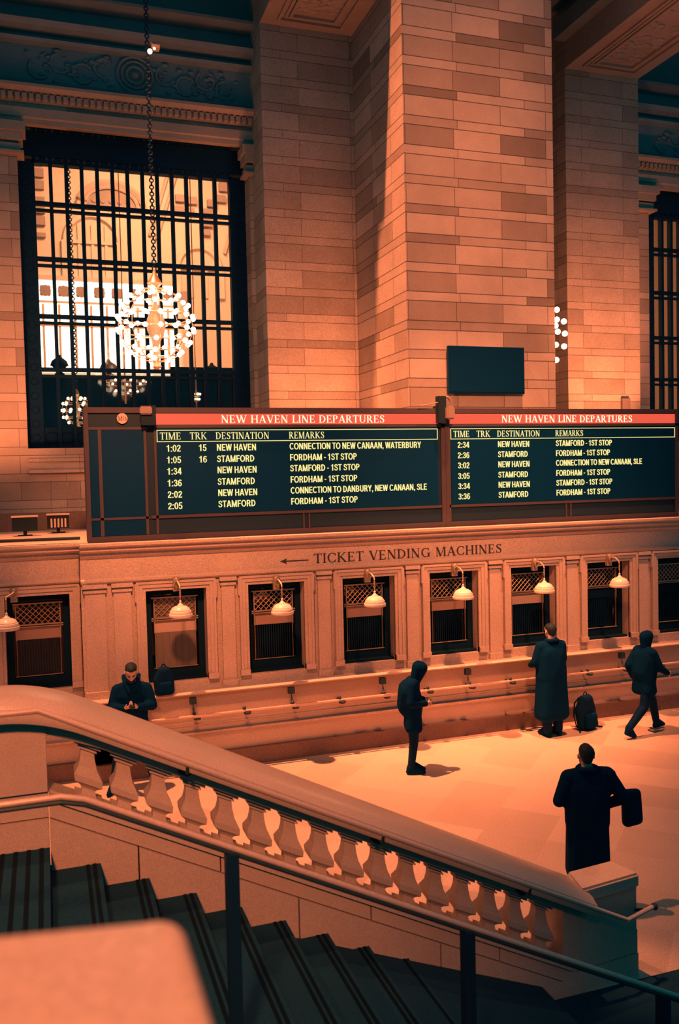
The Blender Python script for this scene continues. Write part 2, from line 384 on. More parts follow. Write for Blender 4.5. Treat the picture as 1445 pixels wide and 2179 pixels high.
def sglyphs():
    g = {}; w = SW; h = .145
    g['I'] = (sstem(.15), .30); g['L'] = (sstem(.15)+rect(.1, 0, .58, h), .60)
    g['E'] = (sstem(.15)+rect(.1, 0, .60, h)+rect(.1, 1-h, .59, 1)+rect(.1, .43, .55, .43+h), .65)
    g['F'] = (sstem(.15)+rect(.1, 1-h, .57, 1)+rect(.1, .42, .52, .42+h), .60)
    g['T'] = (sstem(.31)+rect(.02, 1-h, .60, 1), .62)
    g['H'] = (sstem(.15)+sstem(.60)+rect(.15, .43, .60, .43+h), .75)
    g['N'] = (sstem(.145)+sstem(.605)+diag(.155, 1, .595, 0, .185), .75)
    g['M'] = (sstem(.145)+sstem(.755)+diag(.165, 1, .45, 0, .16)+diag(.735, 1, .45, 0, .16), .90)
    g['A'] = (diag(.35, 1, .09, 0, .175)+diag(.37, 1, .63, 0, .175)+rect(.2, .21, .52, .21+h*.9), .72)
    g['V'] = (diag(.09, 1, .34, 0, .175)+diag(.59, 1, .34, 0, .175), .68)
    g['W'] = (diag(.09, 1, .26, 0, .165)+diag(.47, 1, .28, 0, .16)+diag(.47, 1, .66, 0, .16)+diag(.85, 1, .68, 0, .165), .94)
    g['Y'] = (diag(.09, 1, .33, .40, .18)+diag(.57, 1, .33, .40, .18)+rect(.33-w/2, 0, .33+w/2, .45), .66)
    g['D'] = (sstem(.15)+ring(.27, .5, .42, .5, w, h, -90, 90)+rect(.1, 0, .28, h)+rect(.1, 1-h, .28, 1), .74)
    g['P'] = (sstem(.15)+ring(.33, .70, .29, .30, w, h, -90, 90)+rect(.1, .40, .34, .40+h)+rect(.1, 1-h, .34, 1), .67)
    g['B'] = (sstem(.15)+ring(.34, .735, .26, .265, w, h, -90, 90)+ring(.35, .275, .29, .275, w, h, -90, 90)+rect(.1, .44, .36, .44+h*.8)+rect(.1, 1-h, .35, 1)+rect(.1, 0, .36, h), .70)
    g['R'] = (sstem(.15)+ring(.34, .715, .28, .285, w, h, -90, 90)+rect(.1, .43, .35, .43+h)+rect(.1, 1-h, .35, 1)+diag(.44, .46, .56, 0, .18), .71)
    g['U'] = (rect(.15-w/2, .32, .15+w/2, 1)+rect(.60-w/2, .32, .60+w/2, 1)+ring(.375, .32, .3075, .33, w, h, 180, 360), .75)
    g['O'] = (ring(.40, .5, .38, .515, w, h, 0, 360, 28), .80); g['C'] = (ring(.40, .5, .37, .515, w, h, 42, 318, 24), .75)
    g['S'] = (ribbon([(.55, .70, .15), (.49, .86, .15), (.33, .94, .14), (.18, .88, .15), (.13, .74, .15), (.19, .61, .15), (.34, .53, .15), (.49, .44, .15), (.55, .28, .15), (.48, .12, .15), (.32, .06, .14), (.16, .12, .15), (.09, .29, .15)]), .66)
    g['0'] = (ring(.28, .5, .255, .51, .15, .13, 0, 360, 26), .56); g['1'] = (rect(.24, 0, .40, 1)+[[(.06, .70), (.24, .70), (.24, .83), (.06, .80)]], .56)
    g['2'] = (ribbon([(.11, .68, .15), (.14, .85, .15), (.28, .93, .14), (.42, .86, .15), (.44, .69, .15), (.36, .50, .16), (.20, .30, .16), (.12, .10, .16)])+rect(.05, 0, .52, .14), .56)
    g['3'] = (ribbon([(.11, .74, .14), (.17, .89, .14), (.29, .93, .14), (.42, .85, .15), (.43, .68, .15), (.32, .54, .13), (.22, .53, .13)])+ribbon([(.22, .53, .13), (.37, .50, .14), (.46, .34, .15), (.43, .14, .15), (.28, .06, .14), (.14, .12, .14), (.09, .28, .14)]), .56)
    g['4'] = (rect(.32, 0, .47, 1)+diag(.36, 1, .10, .32, .15)+rect(.03, .22, .54, .35), .56)
    g['5'] = (rect(.11, .87, .50, 1)+diag(.17, 1, .13, .45, .14)+ribbon([(.12, .50, .13), (.24, .60, .13), (.38, .56, .15), (.45, .36, .15), (.42, .14, .15), (.27, .06, .14), (.13, .13, .14), (.08, .26, .13)]), .56)
    g['6'] = (ring(.28, .32, .245, .33, .145, .125, 0, 360, 24)+ribbon([(.47, .78, .14), (.40, .91, .14), (.27, .93, .14), (.15, .80, .15), (.11, .55, .15), (.11, .35, .15)]), .56)
    g[','] = (rect(.06, 0, .22, .16)+[[(.12, 0), (.22, 0), (.14, -.18), (.07, -.18)]], .28); g['-'] = (rect(.04, .33, .30, .46), .34); g[':'] = (rect(.06, 0, .22, .16)+rect(.06, .56, .22, .72), .28)
    g[' '] = ([], .26)
    return g
SG = sglyphs()
def sans_text(bm, text, x0, x1, z0, h, y, dep, right=None):
    tot = sum(SG[c][1] for c in text)
    sc = (x1-x0)/tot if x1 is not None else h*1.12
    x = x0 if right is None else right-tot*sc
    for c in text:
        for pl in SG[c][0]: bm.poly([(x+px*sc, y, z0+py*h) for px, py in pl], (0, -dep, 0))
        x += SG[c][1]*sc

# ================================================================== THE SETTING
D = 13.45          # front plane of the ticket office
YW, YJ, YG = 17.65, 18.6, 19.1     # pilaster plane, recessed bay plane, great window plane
b = B(); b.box(-9, 24, -8, 14.2, -.25, 0)
st(b.build('floor', 'floor'), 'pale polished marble floor of the concourse, laid in diamonds', 'floor')

# --- ticket office front
ticket = struct('wall_ticket_office', (6, D, 0), 'pale limestone ticket office front with a row of dark windows', 'wall')
WX = [1.40, 3.00, 4.59, 6.165, 7.74, 9.32, 10.88, 12.46]; WWD = .93; XR = 15.5
def front(x0, x1, dy, wins, returns=True):
    b = B(); y = D+dy
    b.box(x0, x1, y+.05, y+.55, .27, 1.23)                                            # dado
    b.prof(x0, x1, [(y+.06, .54), (y+.02, .56), (y-.015, .585), (y-.015, .61), (y+.06, .64)])
    b.prof(x0, x1, [(y+.06, .70), (y+.035, .71), (y+.035, .725), (y+.06, .735)])
    b.box(x0, x1, y+.03, y+.55, 1.28, 1.44)
    edges = [x0]
    for w in wins: edges += [w, w+WWD]
    edges.append(x1)
    for i in range(0, len(edges), 2): b.box(edges[i], edges[i+1], y+.04, y+.55, 1.44, 2.88)
    b.box(x0, x1, y+.04, y+.55, 2.88, 3.10)
    b.prof(x0, x1, [(y+.06, 3.02), (y+.0, 3.035), (y-.02, 3.06), (y-.02, 3.09), (y+.06, 3.12)])
    b.box(x0, x1, y+.03, y+.55, 3.10, 3.46)
    o = b.build('wall_front', 'counter', ticket)
    c = B()
    c.prof(x0, x1, [(y+.06, 3.40), (y+.01, 3.42), (y-.03, 3.46), (y-.03, 3.50), (y-.11, 3.535), (y-.11, 3.58), (y-.17, 3.61), (y-.17, 3.65), (y+.06, 3.65)])
    c.build('cornice', 'counter', ticket)
    l = B(); l.prof(x0, x1, [(y+.06, 1.20), (y-.10, 1.225), (y-.15, 1.24), (y-.17, 1.262), (y-.15, 1.285), (y+.06, 1.29)])
    l.build('ledge', 'counter', ticket)
    p = B(); p.box(x0, x1, y-.03, y+.5, 0, .27); p.build('plinth', 'plinth', ticket)
front(.45, XR, 0, WX)
front(-5, .45, .30, [-.64])
b = B(); b.box(.45, 1.0, D+.05, D+.6, .27, 3.46); b.box(-5, XR, D+.25, YW+.2, 3.58, 3.65); b.build('roof_slab', 'counter', ticket)
# pilaster strips, their caps, and eared window surrounds
def pilaster(x0, x1, y):
    b = B(); b.box(x0, x1, y-.005, y+.1, 1.29, 3.02)
    b.box(x0-.02, x1+.02, y-.03, y+.1, 2.90, 2.94); b.box(x0-.03, x1+.03, y-.045, y+.1, 2.97, 3.03); b.box(x0-.02, x1+.02, y-.03, y+.1, 1.29, 1.40)
    b.build('pilaster', 'counter', ticket)
def surround(x0, x1, y, z0=1.44):
    b = B()
    for d, yy, w in ((.0, y+.0, .05), (.05, y-.02, .06), (.11, y-.035, .035)):
        o = d+w
        b.box(x0-o, x0-d, yy, y+.06, z0, 2.88+o); b.box(x1+d, x1+o, yy, y+.06, z0, 2.88+o)
        b.box(x0-d, x1+d, yy, y+.06, 2.88+d, 2.88+o)
    for s in (x0-.165, x1+.135): b.box(s, s+.03, y-.03, y+.06, 2.72, 3.0)
    b.box(x0-.16, x0-.0, y-.04, y+.06, z0-.0, z0+.09); b.box(x1, x1+.16, y-.04, y+.06, z0, z0+.09)
    b.build('window_surround', 'counter', ticket)
for i, w in enumerate(WX):
    surround(w, w+WWD, D)
    if i: pilaster(w-.43, w-.22, D)
pilaster(.50, .80, D); pilaster(.92, 1.18, D)
surround(-.64, .29, D+.30)
# booth interiors behind the openings
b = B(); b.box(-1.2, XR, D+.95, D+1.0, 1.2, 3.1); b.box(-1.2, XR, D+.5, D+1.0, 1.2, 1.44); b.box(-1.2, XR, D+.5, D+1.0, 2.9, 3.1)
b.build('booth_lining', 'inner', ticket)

# --- ticket windows
def ticket_window(n, x0, y, label, sign, blind=False, name=None):
    w = struct(name or f'window_{n}', (x0+WWD/2, y+.2, 1.44), label, 'window')
    x1 = x0+WWD; yb = y+.24
    f = B()
    for a, c, e, g in ((x0, x0+.10, 1.44, 2.88), (x1-.10, x1, 1.44, 2.88), (x0+.10, x1-.10, 1.44, 1.60), (x0+.10, x1-.10, 2.78, 2.88)): f.box(a, c, yb, yb+.12, e, g)
    f.box(x0, x1, y+.1, yb+.1, 1.44, 1.475)
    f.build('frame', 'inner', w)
    e = B()
    for a, c, g, h in ((x0+.10, x1-.10, 2.725, 2.745), (x0+.10, x1-.10, 2.40, 2.42), (x0+.10, x1-.10, 2.37, 2.385), (x0+.135, x0+.15, 2.18, 2.73), (x1-.15, x1-.135, 2.18, 2.73), (x0+.145, x0+.15, 1.62, 2.18), (x1-.15, x1-.145, 1.62, 2.18), (x0+.12, x1-.12, 1.62, 1.626)): e.box(a, c, yb-.012, yb+.02, g, h)
    e.build('brass_edging', 'brass', w)
    l = B(); s = .088
    xa, xb, za, zb = x0+.15, x1-.15, 2.42, 2.725
    for k in range(-4, 9):
        for sg in (1, -1):
            p = []
            for q in range(31):
                z = za+(zb-za)*q/30; x = xa+k*s+(sg*(z-za) if sg > 0 else (zb-za)-(z-za))
                if xa <= x <= xb: p.append((x, z))
            if len(p) > 2:
                (xs, zs), (xe, ze) = p[0], p[-1]
                l.tube([(xs, yb+.01, zs), (xe, yb+.01, ze)], .006, 5)
    l.build('lattice', 'brass', w)
    b = B(); b.box(x0+.15, x1-.15, yb+.03, yb+.06, 2.18, 2.36); b.build('sign_board', sign, w)
    if blind:
        b = B(); b.box(x0+.15, x1-.15, yb+.02, yb+.045, 1.62, 2.18)
        for k in range(7): b.box(x0+.17+k*.1, x0+.175+k*.1, yb+.012, yb+.03, 1.62, 2.18)
        b.build('blind', 'blind', w)
        b = B(); b.box(x0+.15, x1-.15, yb+.03, yb+.05, 2.40, 2.73); b.build('upper_blind', 'blind', w)
    else:
        b = B()
        for k in range(16): b.box(x0+.16+k*.0385, x0+.172+k*.0385, yb+.05, yb+.07, 1.62, 2.17)
        b.build('grille', 'metal', w)
    b = B(); b.box(x0+.10, x1-.10, yb+.075, yb+.082, 1.60, 2.78); b.build('pane', 'glass', w)
    return w
wl = ['dark ticket window nearest the leaning man, filled with a tan blind', 'ticket window second from the left in the stone row, brass lattice over a tan board',
      'ticket window straight under the left half of the carved letters, dark below', 'ticket window beside the hunched standing figure, dark below its lattice',
      'ticket window with a pale sign board, behind the tall dark figure', 'ticket window between the tall dark figure and the walking figure',
      'ticket window cut by the right edge of the picture']
for i in range(7): ticket_window(3+i, WX[i], D, wl[i], ('signlit', 'sign', 'sign', 'sign', 'signlit', 'inner', 'inner')[i], blind=(i == 0))
ticket_window(0, -.64, D+.30, 'dark doorway bay at far left of the ticket office, behind the stair rail', 'sign', name='door_1')

# --- carved letters and arrow on the frieze
sg = thing('wall_sign', 'dark serif letters TICKET VENDING MACHINES with a left arrow on the stone frieze', 'sign', (5.6, D+.03, 3.14))
def frieze_z(x): return 3.155
serif_words('TICKET VENDING MACHINES', 4.11, 7.58, 3.16, .155, D+.032, .008, 'sign_word', 'letter', sg)
b = B(); b.box(3.62, 4.02, D+.024, D+.032, 3.211, 3.229); b.poly([(3.54, D+.032, 3.22), (3.66, D+.032, 3.265), (3.63, D+.032, 3.22), (3.66, D+.032, 3.175)], (0, -.008, 0))
b.build('arrow', 'letter', sg)

# --- great bay walls behind
for n_, xa, xb_, l_ in (('wall_pilaster_left', 4.50, 6.505, 'broad flat ashlar pilaster between the chandelier window and the pier'), ('wall_pilaster_right', 11.76, 13.79, 'ashlar pilaster lit by the bulb column, left of the right-hand window'), ('wall_pilaster_far_left', -3.2, -1.2, 'ashlar pilaster beyond the left edge of the picture')):
    b = B(); b.box(xa, xb_, YW, 20.0, 3.3, 20.5); st(b.build(n_, 'wall'), l_, 'wall')
b = B(); b.box(6.51, 9.70, 15.0, 20.0, 3.3, 22)
st(b.build('wall_pier', 'pier'), 'massive ashlar pier rising out of the frame above the departure boards', 'wall')
def bay(x0, x1, gx0, gx1, idx):
    b = B()
    b.box(x0, gx0, YJ, YJ+.9, 3.3, 11.85); b.box(gx1, x1, YJ, YJ+.9, 3.3, 11.85); b.box(gx0, gx1, YJ, YJ+.9, 3.3, 5.27)
    b.box(x0, x1, YJ-.004, YJ+.9, 11.85, 15.5)
    o = st(b.build(f'wall_bay_{idx}', 'wall'), 'ashlar wall around and below the tall window' + (' at left' if idx == 1 else ' at right'), 'wall')
    t = B()
    for s0, s1 in ((x0, gx0), (gx1, x1)):            # impost mouldings
        sgn = 1
        for z0, z1, d in ((11.52, 11.70, .22), (11.36, 11.52, .15), (11.18, 11.30, .10), (11.10, 11.15, .17)):
            t.box(s0-.0 if s0 == x0 else s0-d*.8, s1+d*.8 if s0 == x0 else s1, YJ-d, YJ+.3, z0, z1)
    t.build('impost', 'trim', o)
    t = B()                                           # architrave, dentils, frieze frame
    t.prof(x0, x1, [(YJ, 11.72), (YJ-.06, 11.72), (YJ-.06, 11.82), (YJ-.10, 11.84), (YJ-.10, 12.02), (YJ, 12.02)])
    t.prof(x0, x1, [(YJ, 12.28), (YJ-.22, 12.31), (YJ-.30, 12.36), (YJ-.30, 12.42), (YJ, 12.46)])
    t.prof(x0, x1, [(YJ, 12.14), (YJ-.08, 12.14), (YJ-.08, 12.28), (YJ, 12.28)])
    x = x0
    while x < x1-.1: t.box(x, min(x+.085, x1), YJ-.19, YJ-.05, 12.16, 12.27); x += .13
    t.build('entablature', 'trim', o)
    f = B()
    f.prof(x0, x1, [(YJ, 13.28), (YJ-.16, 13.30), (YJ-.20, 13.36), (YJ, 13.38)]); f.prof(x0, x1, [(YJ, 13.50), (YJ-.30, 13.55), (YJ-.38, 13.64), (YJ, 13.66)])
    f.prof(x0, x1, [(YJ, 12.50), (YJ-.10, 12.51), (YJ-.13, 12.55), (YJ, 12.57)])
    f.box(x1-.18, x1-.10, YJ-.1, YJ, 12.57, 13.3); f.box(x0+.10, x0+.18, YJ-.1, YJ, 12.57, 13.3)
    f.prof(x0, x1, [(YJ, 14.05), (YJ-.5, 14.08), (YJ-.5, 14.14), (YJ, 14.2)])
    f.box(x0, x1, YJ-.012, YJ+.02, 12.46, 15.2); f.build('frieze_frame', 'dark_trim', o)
    r = B(); cx = (gx0+gx1)/2; rnd = random.Random(3+idx)
    for R_, q in ((.36, .035), (.27, .03), (.17, .035)): r.torus((cx, YJ-.03, 12.94), R_, q, 28, 6, 'Y')
    r.ball((cx, YJ-.03, 12.94), .09, 2, (1, .6, 1))
    for sgn in (-1, 1):                               # scrolling leaf relief
        for k in range(4):
            xx = cx+sgn*(.62+k*.42)
            if not (x0+.3 < xx < x1-.3): continue
            r.torus((xx, YJ-.02, 12.92+.08*(-1)**k), .19, .035, 16, 6, 'Y', rnd.random()*3, rnd.random()*3+4.6)
            for q in range(9):
                a = rnd.random()*6.28; d = .1+rnd.random()*.2
                r.ball((xx+d*math.cos(a), YJ-.02, 12.92+d*math.sin(a)*1.1), .03+.035*rnd.random(), 1, (1.5, .7, .8))
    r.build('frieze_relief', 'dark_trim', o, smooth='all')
    # sill and sunk panel under the window
    p = B(); p.prof(gx0, gx1, [(YJ, 4.98), (YJ-.05, 5.0), (YJ-.05, 5.06), (YJ, 5.08)]); p.prof(gx0, gx1, [(YJ, 4.74), (YJ-.10, 4.77), (YJ-.10, 4.83), (YJ, 4.86)])
    p.box(gx0+.42, gx1-.42, YJ-.025, YJ, 3.6, 4.60); p.build('sill_moulding', 'wall', o)
    return o
bay1 = bay(-1.2, 4.75, -.30, 4.42, 1)
bay2 = bay(13.7, 20.6, 14.83, 19.4, 2)
b = B(); b.box(9.70, 11.76, YJ, YJ+.9, 3.3, 15.5)
b.box(9.70, 11.76, YJ-.2, YJ, 11.52, 11.70); b.box(9.70, 11.76, YJ-.12, YJ, 11.2, 11.3); b.box(9.7, 11.76, YJ-.3, YJ, 12.3, 12.45)
st(b.build('wall_recess', 'dark_trim'), 'dark narrow recess between the pier and the right pilaster', 'wall')
b = B(); b.box(-1.2, 16, YW+.0, YW+.6, 3.65, 3.98); st(b.build('trim_1', 'plinth'), 'dark skirting along the wall behind the ticket office roof', 'trim')

# --- alcove ceiling with moulded soffits
b = B(); b.box(-4.5, 6.52, 15.4, 20, 15.3, 15.6); b.box(9.7, 21, 13.2, 20, 15.3, 15.6)
ceil = st(b.build('ceiling', 'dark_trim'), 'deep shadowed coffered ceiling over the tall windows', 'ceiling')
def soffit(x0, x1, y0, y1):
    b = B(); b.box(x0, x1, y0, y1, 13.90, 15.4); b.build('soffit', 'trim', ceil)
    m = B(); z = 13.9
    for i, d in ((.30, .05), (.42, .03), (.50, .06)):
        w = .06
        a, c, e, f = x0+i, x1-i, y0+.4+i-.3, y1-i+.05
        for q in ((a, c, e, e+w), (a, c, f-w, f), (a, a+w, e+w, f-w), (c-w, c, e+w, f-w)): m.box(*q, z-d, z+.01)
    rnd = random.Random(5)
    for k in range(60):
        m.ball((x0+.62+(x1-x0-1.24)*rnd.random(), y0+.8+(y1-y0-1.5)*rnd.random(), z), .05+.06*rnd.random(), 1, (1.4, 1, .5))
    m.build('soffit_moulding', 'trim', ceil)
    for x in (x0-.30, x1):   # stepped cornice down each side of the beam
        s = B(); s.box(x, x+.30, y0, y1, 14.5, 14.9); s.build('beam_moulding', 'dark_trim', ceil)
soffit(4.50, 6.50, 15.4, YW); soffit(11.76, 13.79, 13.2, YW); soffit(-3.2, -1.2, 15.4, YW)

# --- great windows
def great_window(n, x0, x1, label):
    w = struct(f'window_{n}', ((x0+x1)/2, YG, 5.27), label, 'window')
    gx0, gx1 = x0+.25, x1-.41
    if n == 2: gx0, gx1 = x0+.22, x1-.25
    f = B(); y0, y1 = YG-.06, YG+.14
    f.box(x0-.1, gx0, y0, y1, 5.27, 11.2); f.box(gx1, x1+.1, y0, y1, 5.27, 11.2)
    f.box(gx0-.05, gx1+.05, y0, y1, 11.14, 11.20); f.box(x0-.1, x1+.1, y0, y1, 11.26, 11.78); f.box(x0-.1, x1+.1, y0, y1, 11.83, 12.2)
    nn = 13; s = (gx1-gx0)/nn
    for i in range(nn*2+1): f.box(gx0+i*s/2-.04-.03*(i % 2), gx0+i*s/2+.04+.03*(i % 2), y0, y1, 11.20, 11.27); f.box(gx0+i*s/2-.045-.03*(i % 2), gx0+i*s/2+.045+.03*(i % 2), y0, y1, 11.77, 11.84)
    f.build('frame', 'frame', w)
    g = B()                                            # ornament on the frame border
    rnd = random.Random(n)
    for xa in (x0+.10, (gx1+x1)/2+.02):
        z = 5.5
        while z < 11.1: g.torus((xa, y0, z), .075, .012, 12, 4, 'Y'); z += .29
    g.build('frame_ornament', 'frame', w)
    for i in range(1, nn):
        m = B(); x = gx0+i*s; m.box(x-.036, x+.036, YG-.04, YG+.10, 5.27, 11.22); m.build('mullion', 'frame', w)
    for z in (10.26, 9.13, 7.95, 6.85):
        m = B(); m.box(gx0, gx1, YG-.03, YG+.08, z+.035, z+.115); m.box(gx0, gx1, YG-.03, YG+.08, z-.085, z-.035); m.build('transom', 'frame', w)
    m = B(); m.box(gx0, gx1, YG+.02, YG+.08, 5.27, 5.72)
    for i in range(nn): m.torus((gx0+(i+.5)*s, YG+.02, 5.5), .12, .014, 14, 4, 'Y')
    m.build('kick_panel', 'frame', w)
    p = B(); p.box(gx0, gx1, YG+.10, YG+.11, 5.7, 11.22); p.build('pane', 'glass', w)
    return w
great_window(1, -.23, 4.48, 'tall barred window at left with a chandelier hanging before it')
great_window(2, 15.12, 19.4, 'tall barred window cut by the right edge of the picture')

# ================================================================== STAIR
NX, NZ, TR, RS = -.06, 2.02, .34, .17
stair = struct('staircase', (0, 3.5, 0), 'stone flight of steps, its shade painted in dark, dropping to the concourse', 'stairs')
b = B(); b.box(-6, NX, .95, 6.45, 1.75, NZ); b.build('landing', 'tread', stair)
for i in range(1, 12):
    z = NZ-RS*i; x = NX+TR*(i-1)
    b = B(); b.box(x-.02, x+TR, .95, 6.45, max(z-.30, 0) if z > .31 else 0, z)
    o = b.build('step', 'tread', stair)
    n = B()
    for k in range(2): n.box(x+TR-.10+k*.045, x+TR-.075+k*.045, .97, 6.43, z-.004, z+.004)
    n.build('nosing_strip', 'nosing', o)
b = B(); b.box(3.66, 7.2, .95, 6.34, 0, .012); b.build('foot_shade_slab', 'tread', stair)  # dark sheet added over the floor to stand in for shade
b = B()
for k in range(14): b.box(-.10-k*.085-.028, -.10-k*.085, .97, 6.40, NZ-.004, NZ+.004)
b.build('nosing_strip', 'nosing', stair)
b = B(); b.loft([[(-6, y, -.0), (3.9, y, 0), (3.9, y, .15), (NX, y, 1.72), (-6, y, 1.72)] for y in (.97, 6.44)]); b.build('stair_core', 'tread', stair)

# far balustrade
bal = thing('balustrade', 'carved limestone stair balustrade running down from left to right across the picture', 'balustrade', (2.2, 6.6, 0))
def zn(x): return NZ-.5*(x-NX)
Y0, Y1 = 6.35, 6.59
XE = 4.12
def slab(name, mat, y0, y1, dz0, dz1, x0, x1, joints=None, k0=True):
    xs = [x0]+(joints or [])+[x1]; b = B()
    for a, c in zip(xs, xs[1:]):
        g = .006
        b.loft([[(x, y0, max(zn(x)+dz0, 0)), (x, y1, max(zn(x)+dz0, 0)), (x, y1, zn(x)+dz1), (x, y0, zn(x)+dz1)] for x in (a+g, c-g)])
    return b.build(name, mat, bal)
slab('stringer', 'balu', Y0, Y1, -2.2, .205, NX, 4.30, [.55, 1.75, 2.95])
slab('stringer_band', 'balu', Y0+.012, Y1, .215, .335, NX, 4.30, [1.15, 2.35, 3.5])
slab('base_rail', 'balu', Y0-.02, Y1, .345, .385, NX, 4.2)
slab('base_rail', 'balu', Y0+.04, Y1-.01, .385, .405, NX, XE)
# pedestal and landing panels at the head
b = B(); b.box(-6, NX, Y0, Y1, 0, NZ+.205); b.build('stringer', 'balu', bal)
b = B(); b.box(-6, NX, Y0+.012, Y1, NZ+.215, NZ+.405); b.build('stringer_band', 'balu', bal)
b = B(); b.box(-6, NX, Y0-.015, Y1-.02, NZ+.405, NZ+.98); b.build('pedestal', 'balu', bal)
# newel at the foot
foot = [(4.13, 6.37), (4.30, 6.36), (4.93, 6.42), (4.88, 6.74), (4.13, 6.66)]
b = B(); b.loft([[(x, y, z) for x, y in foot] for z in (.42, .82)]); b.build('newel', 'balu', bal)
c0 = (4.5, 6.5)
def grow(k): return [(c0[0]+(x-c0[0])*k, c0[1]+(y-c0[1])*k) for x, y in foot]
b = B(); b.loft([[(x, y, z) for x, y in grow(1.04)] for z in (0, .20)]); b.build('newel_plinth', 'balu', bal)
b = B(); b.loft([[(x, y, z) for x, y in grow(1.02)] for z in (.21, .42)]); b.build('newel_plinth', 'balu', bal)
capq = [(4.36, 6.66), (4.87, 6.71), (4.95, 6.39), (4.28, 6.31)]
b = B(); b.loft([[(x, y, z) for x, y in capq] for z in (.82, .95)]); b.bevel(.02); b.build('newel_cap', 'cap', bal)
# cap rail: level at the head, then a smooth bend into the slope
def capz(x):
    k = .5; t = x+.08; w = .60
    if t < -w/2: return 3.14
    if t > w/2: return 3.14-k*t
    return 3.14-k*(t+w/2)**2/(2*w)
b = B(); loops = []
xs = [-6, -3, -1, -.6]+[-.45+.05*i for i in range(24)]+[1.0+.4*i for i in range(9)]+[4.36]
for x in sorted(set(round(v, 3) for v in xs)):
    z = capz(x); sec = [(6.20, -.17), (6.18, -.12), (6.19, -.07), (6.26, -.025), (6.36, -.004), (6.50, 0), (6.64, -.004), (6.74, -.025), (6.80, -.07), (6.81, -.12), (6.79, -.17), (6.7, -.20), (6.3, -.20)]
    loops.append([(x, y, z+d) for y, d in sec])
b.loft(loops); b.build('cap_rail', 'cap', bal, smooth=True)
b = B(); b.loft([[(x, y, capz(x)+d) for y, d in ((6.34, -.20), (6.68, -.20), (6.66, -.27), (6.36, -.27))] for x in (NX, .3, .8, 1.5, 2.5, 3.5, XE)]); b.build('cap_moulding', 'balu', bal)
# square vase balusters, raked with the stair
bprof = [(0, .095), (.05, .095), (.06, .072), (.08, .050), (.18, .046), (.23, .062), (.29, .094), (.40, .097), (.45, .086), (.56, .062), (.70, .050), (.83, .046), (.84, .064), (.87, .064), (.88, .052), (.91, .052), (.92, .092), (1.0, .092)]
def baluster_mesh(xc):
    zb = zn(xc)+.405; h = (capz(xc)-.27)-zb; b = B(); loops = []
    for t, w in bprof:
        l = []
        for dx, dy in ((-1, -1), (1, -1), (1, 1), (-1, 1)):
            x = xc+dx*w; l.append((x, 6.49+dy*w*.95, zb+t*h-.5*dx*w))
        loops.append(l)
    b.loft(loops); return b
first = None
for i in range(17):
    xc = .22+.249*i-.249
    if xc < NX+.05: continue
    if first is None or i < 4:
        first = baluster_mesh(xc).build('baluster', 'balu', bal); fx = xc
    else:
        o = first.copy(); C.objects.link(o); o.parent = bal; o.location = (xc-fx, 0, -.5*(xc-fx))
# wall handrail on the balustrade
hr = thing('wall_handrail', 'thin brass handrail fixed to the stair balustrade under its cap', 'handrail', (2.2, 6.2, 0))
b = B(); b.tube([(-6, 6.19, 3.04), (-.10, 6.19, 3.04), (1.2, 6.19, 2.39), (4.66, 6.19, .67), (5.02, 6.30, .67)], .022, 10); b.build('rail', 'rail', hr, smooth=True)
for x in (-.75, .9, 2.4, 3.7):
    z = 3.04 if x < -.1 else 3.04-.4985*(x+.10)
    b = B(); b.tube([(x, 6.19, z-.02), (x, 6.20, z-.07), (x, 6.36, z-.09)], .014, 8); b.lathe((x, 6.34, z-.09), [(.05, -.03), (.05, .02)], 14, 'Y'); b.build('bracket', 'railbr', hr)
b = B(); b.tube([(4.98, 6.29, .67), (4.98, 6.36, .62), (4.90, 6.44, .60)], .016, 8); b.ball((5.03, 6.30, .67), .034); b.build('bracket', 'railbr', hr)
# centre handrail on posts
ch = thing('center_handrail', 'free-standing brass handrail on dark posts in the middle of the stair', 'handrail', (2, 4.64, 0))
b = B(); b.tube([(-6, 4.64, 2.97), (.02, 4.64, 2.97), (.14, 4.64, 2.94), (5.2, 4.64, .40)], .0165, 12); b.build('rail', 'rail', ch, smooth=True)
b = B(); b.tube([(-6, 4.64, 2.942), (.02, 4.64, 2.942), (.14, 4.64, 2.912), (5.2, 4.64, .372)], .0150, 8); b.build('under_rail', 'railbr', ch)
for x in (.90, 2.335, 3.77):
    z = 2.94-.502*(x-.14); f = zn(NX+TR*math.floor((x-NX)/TR))-RS
    b = B(); b.box(x-.035, x+.035, 4.605, 4.675, max(f, 0), z-.03); b.box(x-.06, x+.06, 4.58, 4.70, max(f, 0), max(f, 0)+.02); b.build('post', 'metal', ch)

# near parapet
pp = thing('parapet_pier', 'blurred pale stone parapet block close in the bottom left corner', 'parapet', (-.7, .2, 0))
def plan(q, r=.035):
    o = [(-1.6+q, -.7+q), (.119-q, -.7+q)]
    for i in range(7):
        t = -.05+(PI/2+.17)*i/6; o.append((.119-r+(r-q)*math.cos(t), .893-r+(r-q)*math.sin(t)))
    return o+[(-1.6+q, 1.20-q)]
b = B(); b.loft([[(x, y, z) for x, y in plan(q)] for z, q in ((3.05, 0), (4.132, 0), (4.140, .002), (4.146, .006), (4.149, .012), (4.150, .020))]); b.build('coping', 'cap', pp, smooth=True)
b = B(); b.hexa([(-1.55, -.65, 0), (.06, -.65, 0), (.06, .83, 0), (-1.55, .9, 0), (-1.55, -.65, 3.05), (.06, -.65, 3.05), (.06, .83, 3.05), (-1.55, .9, 3.05)]); b.build('shaft', 'balu', pp)

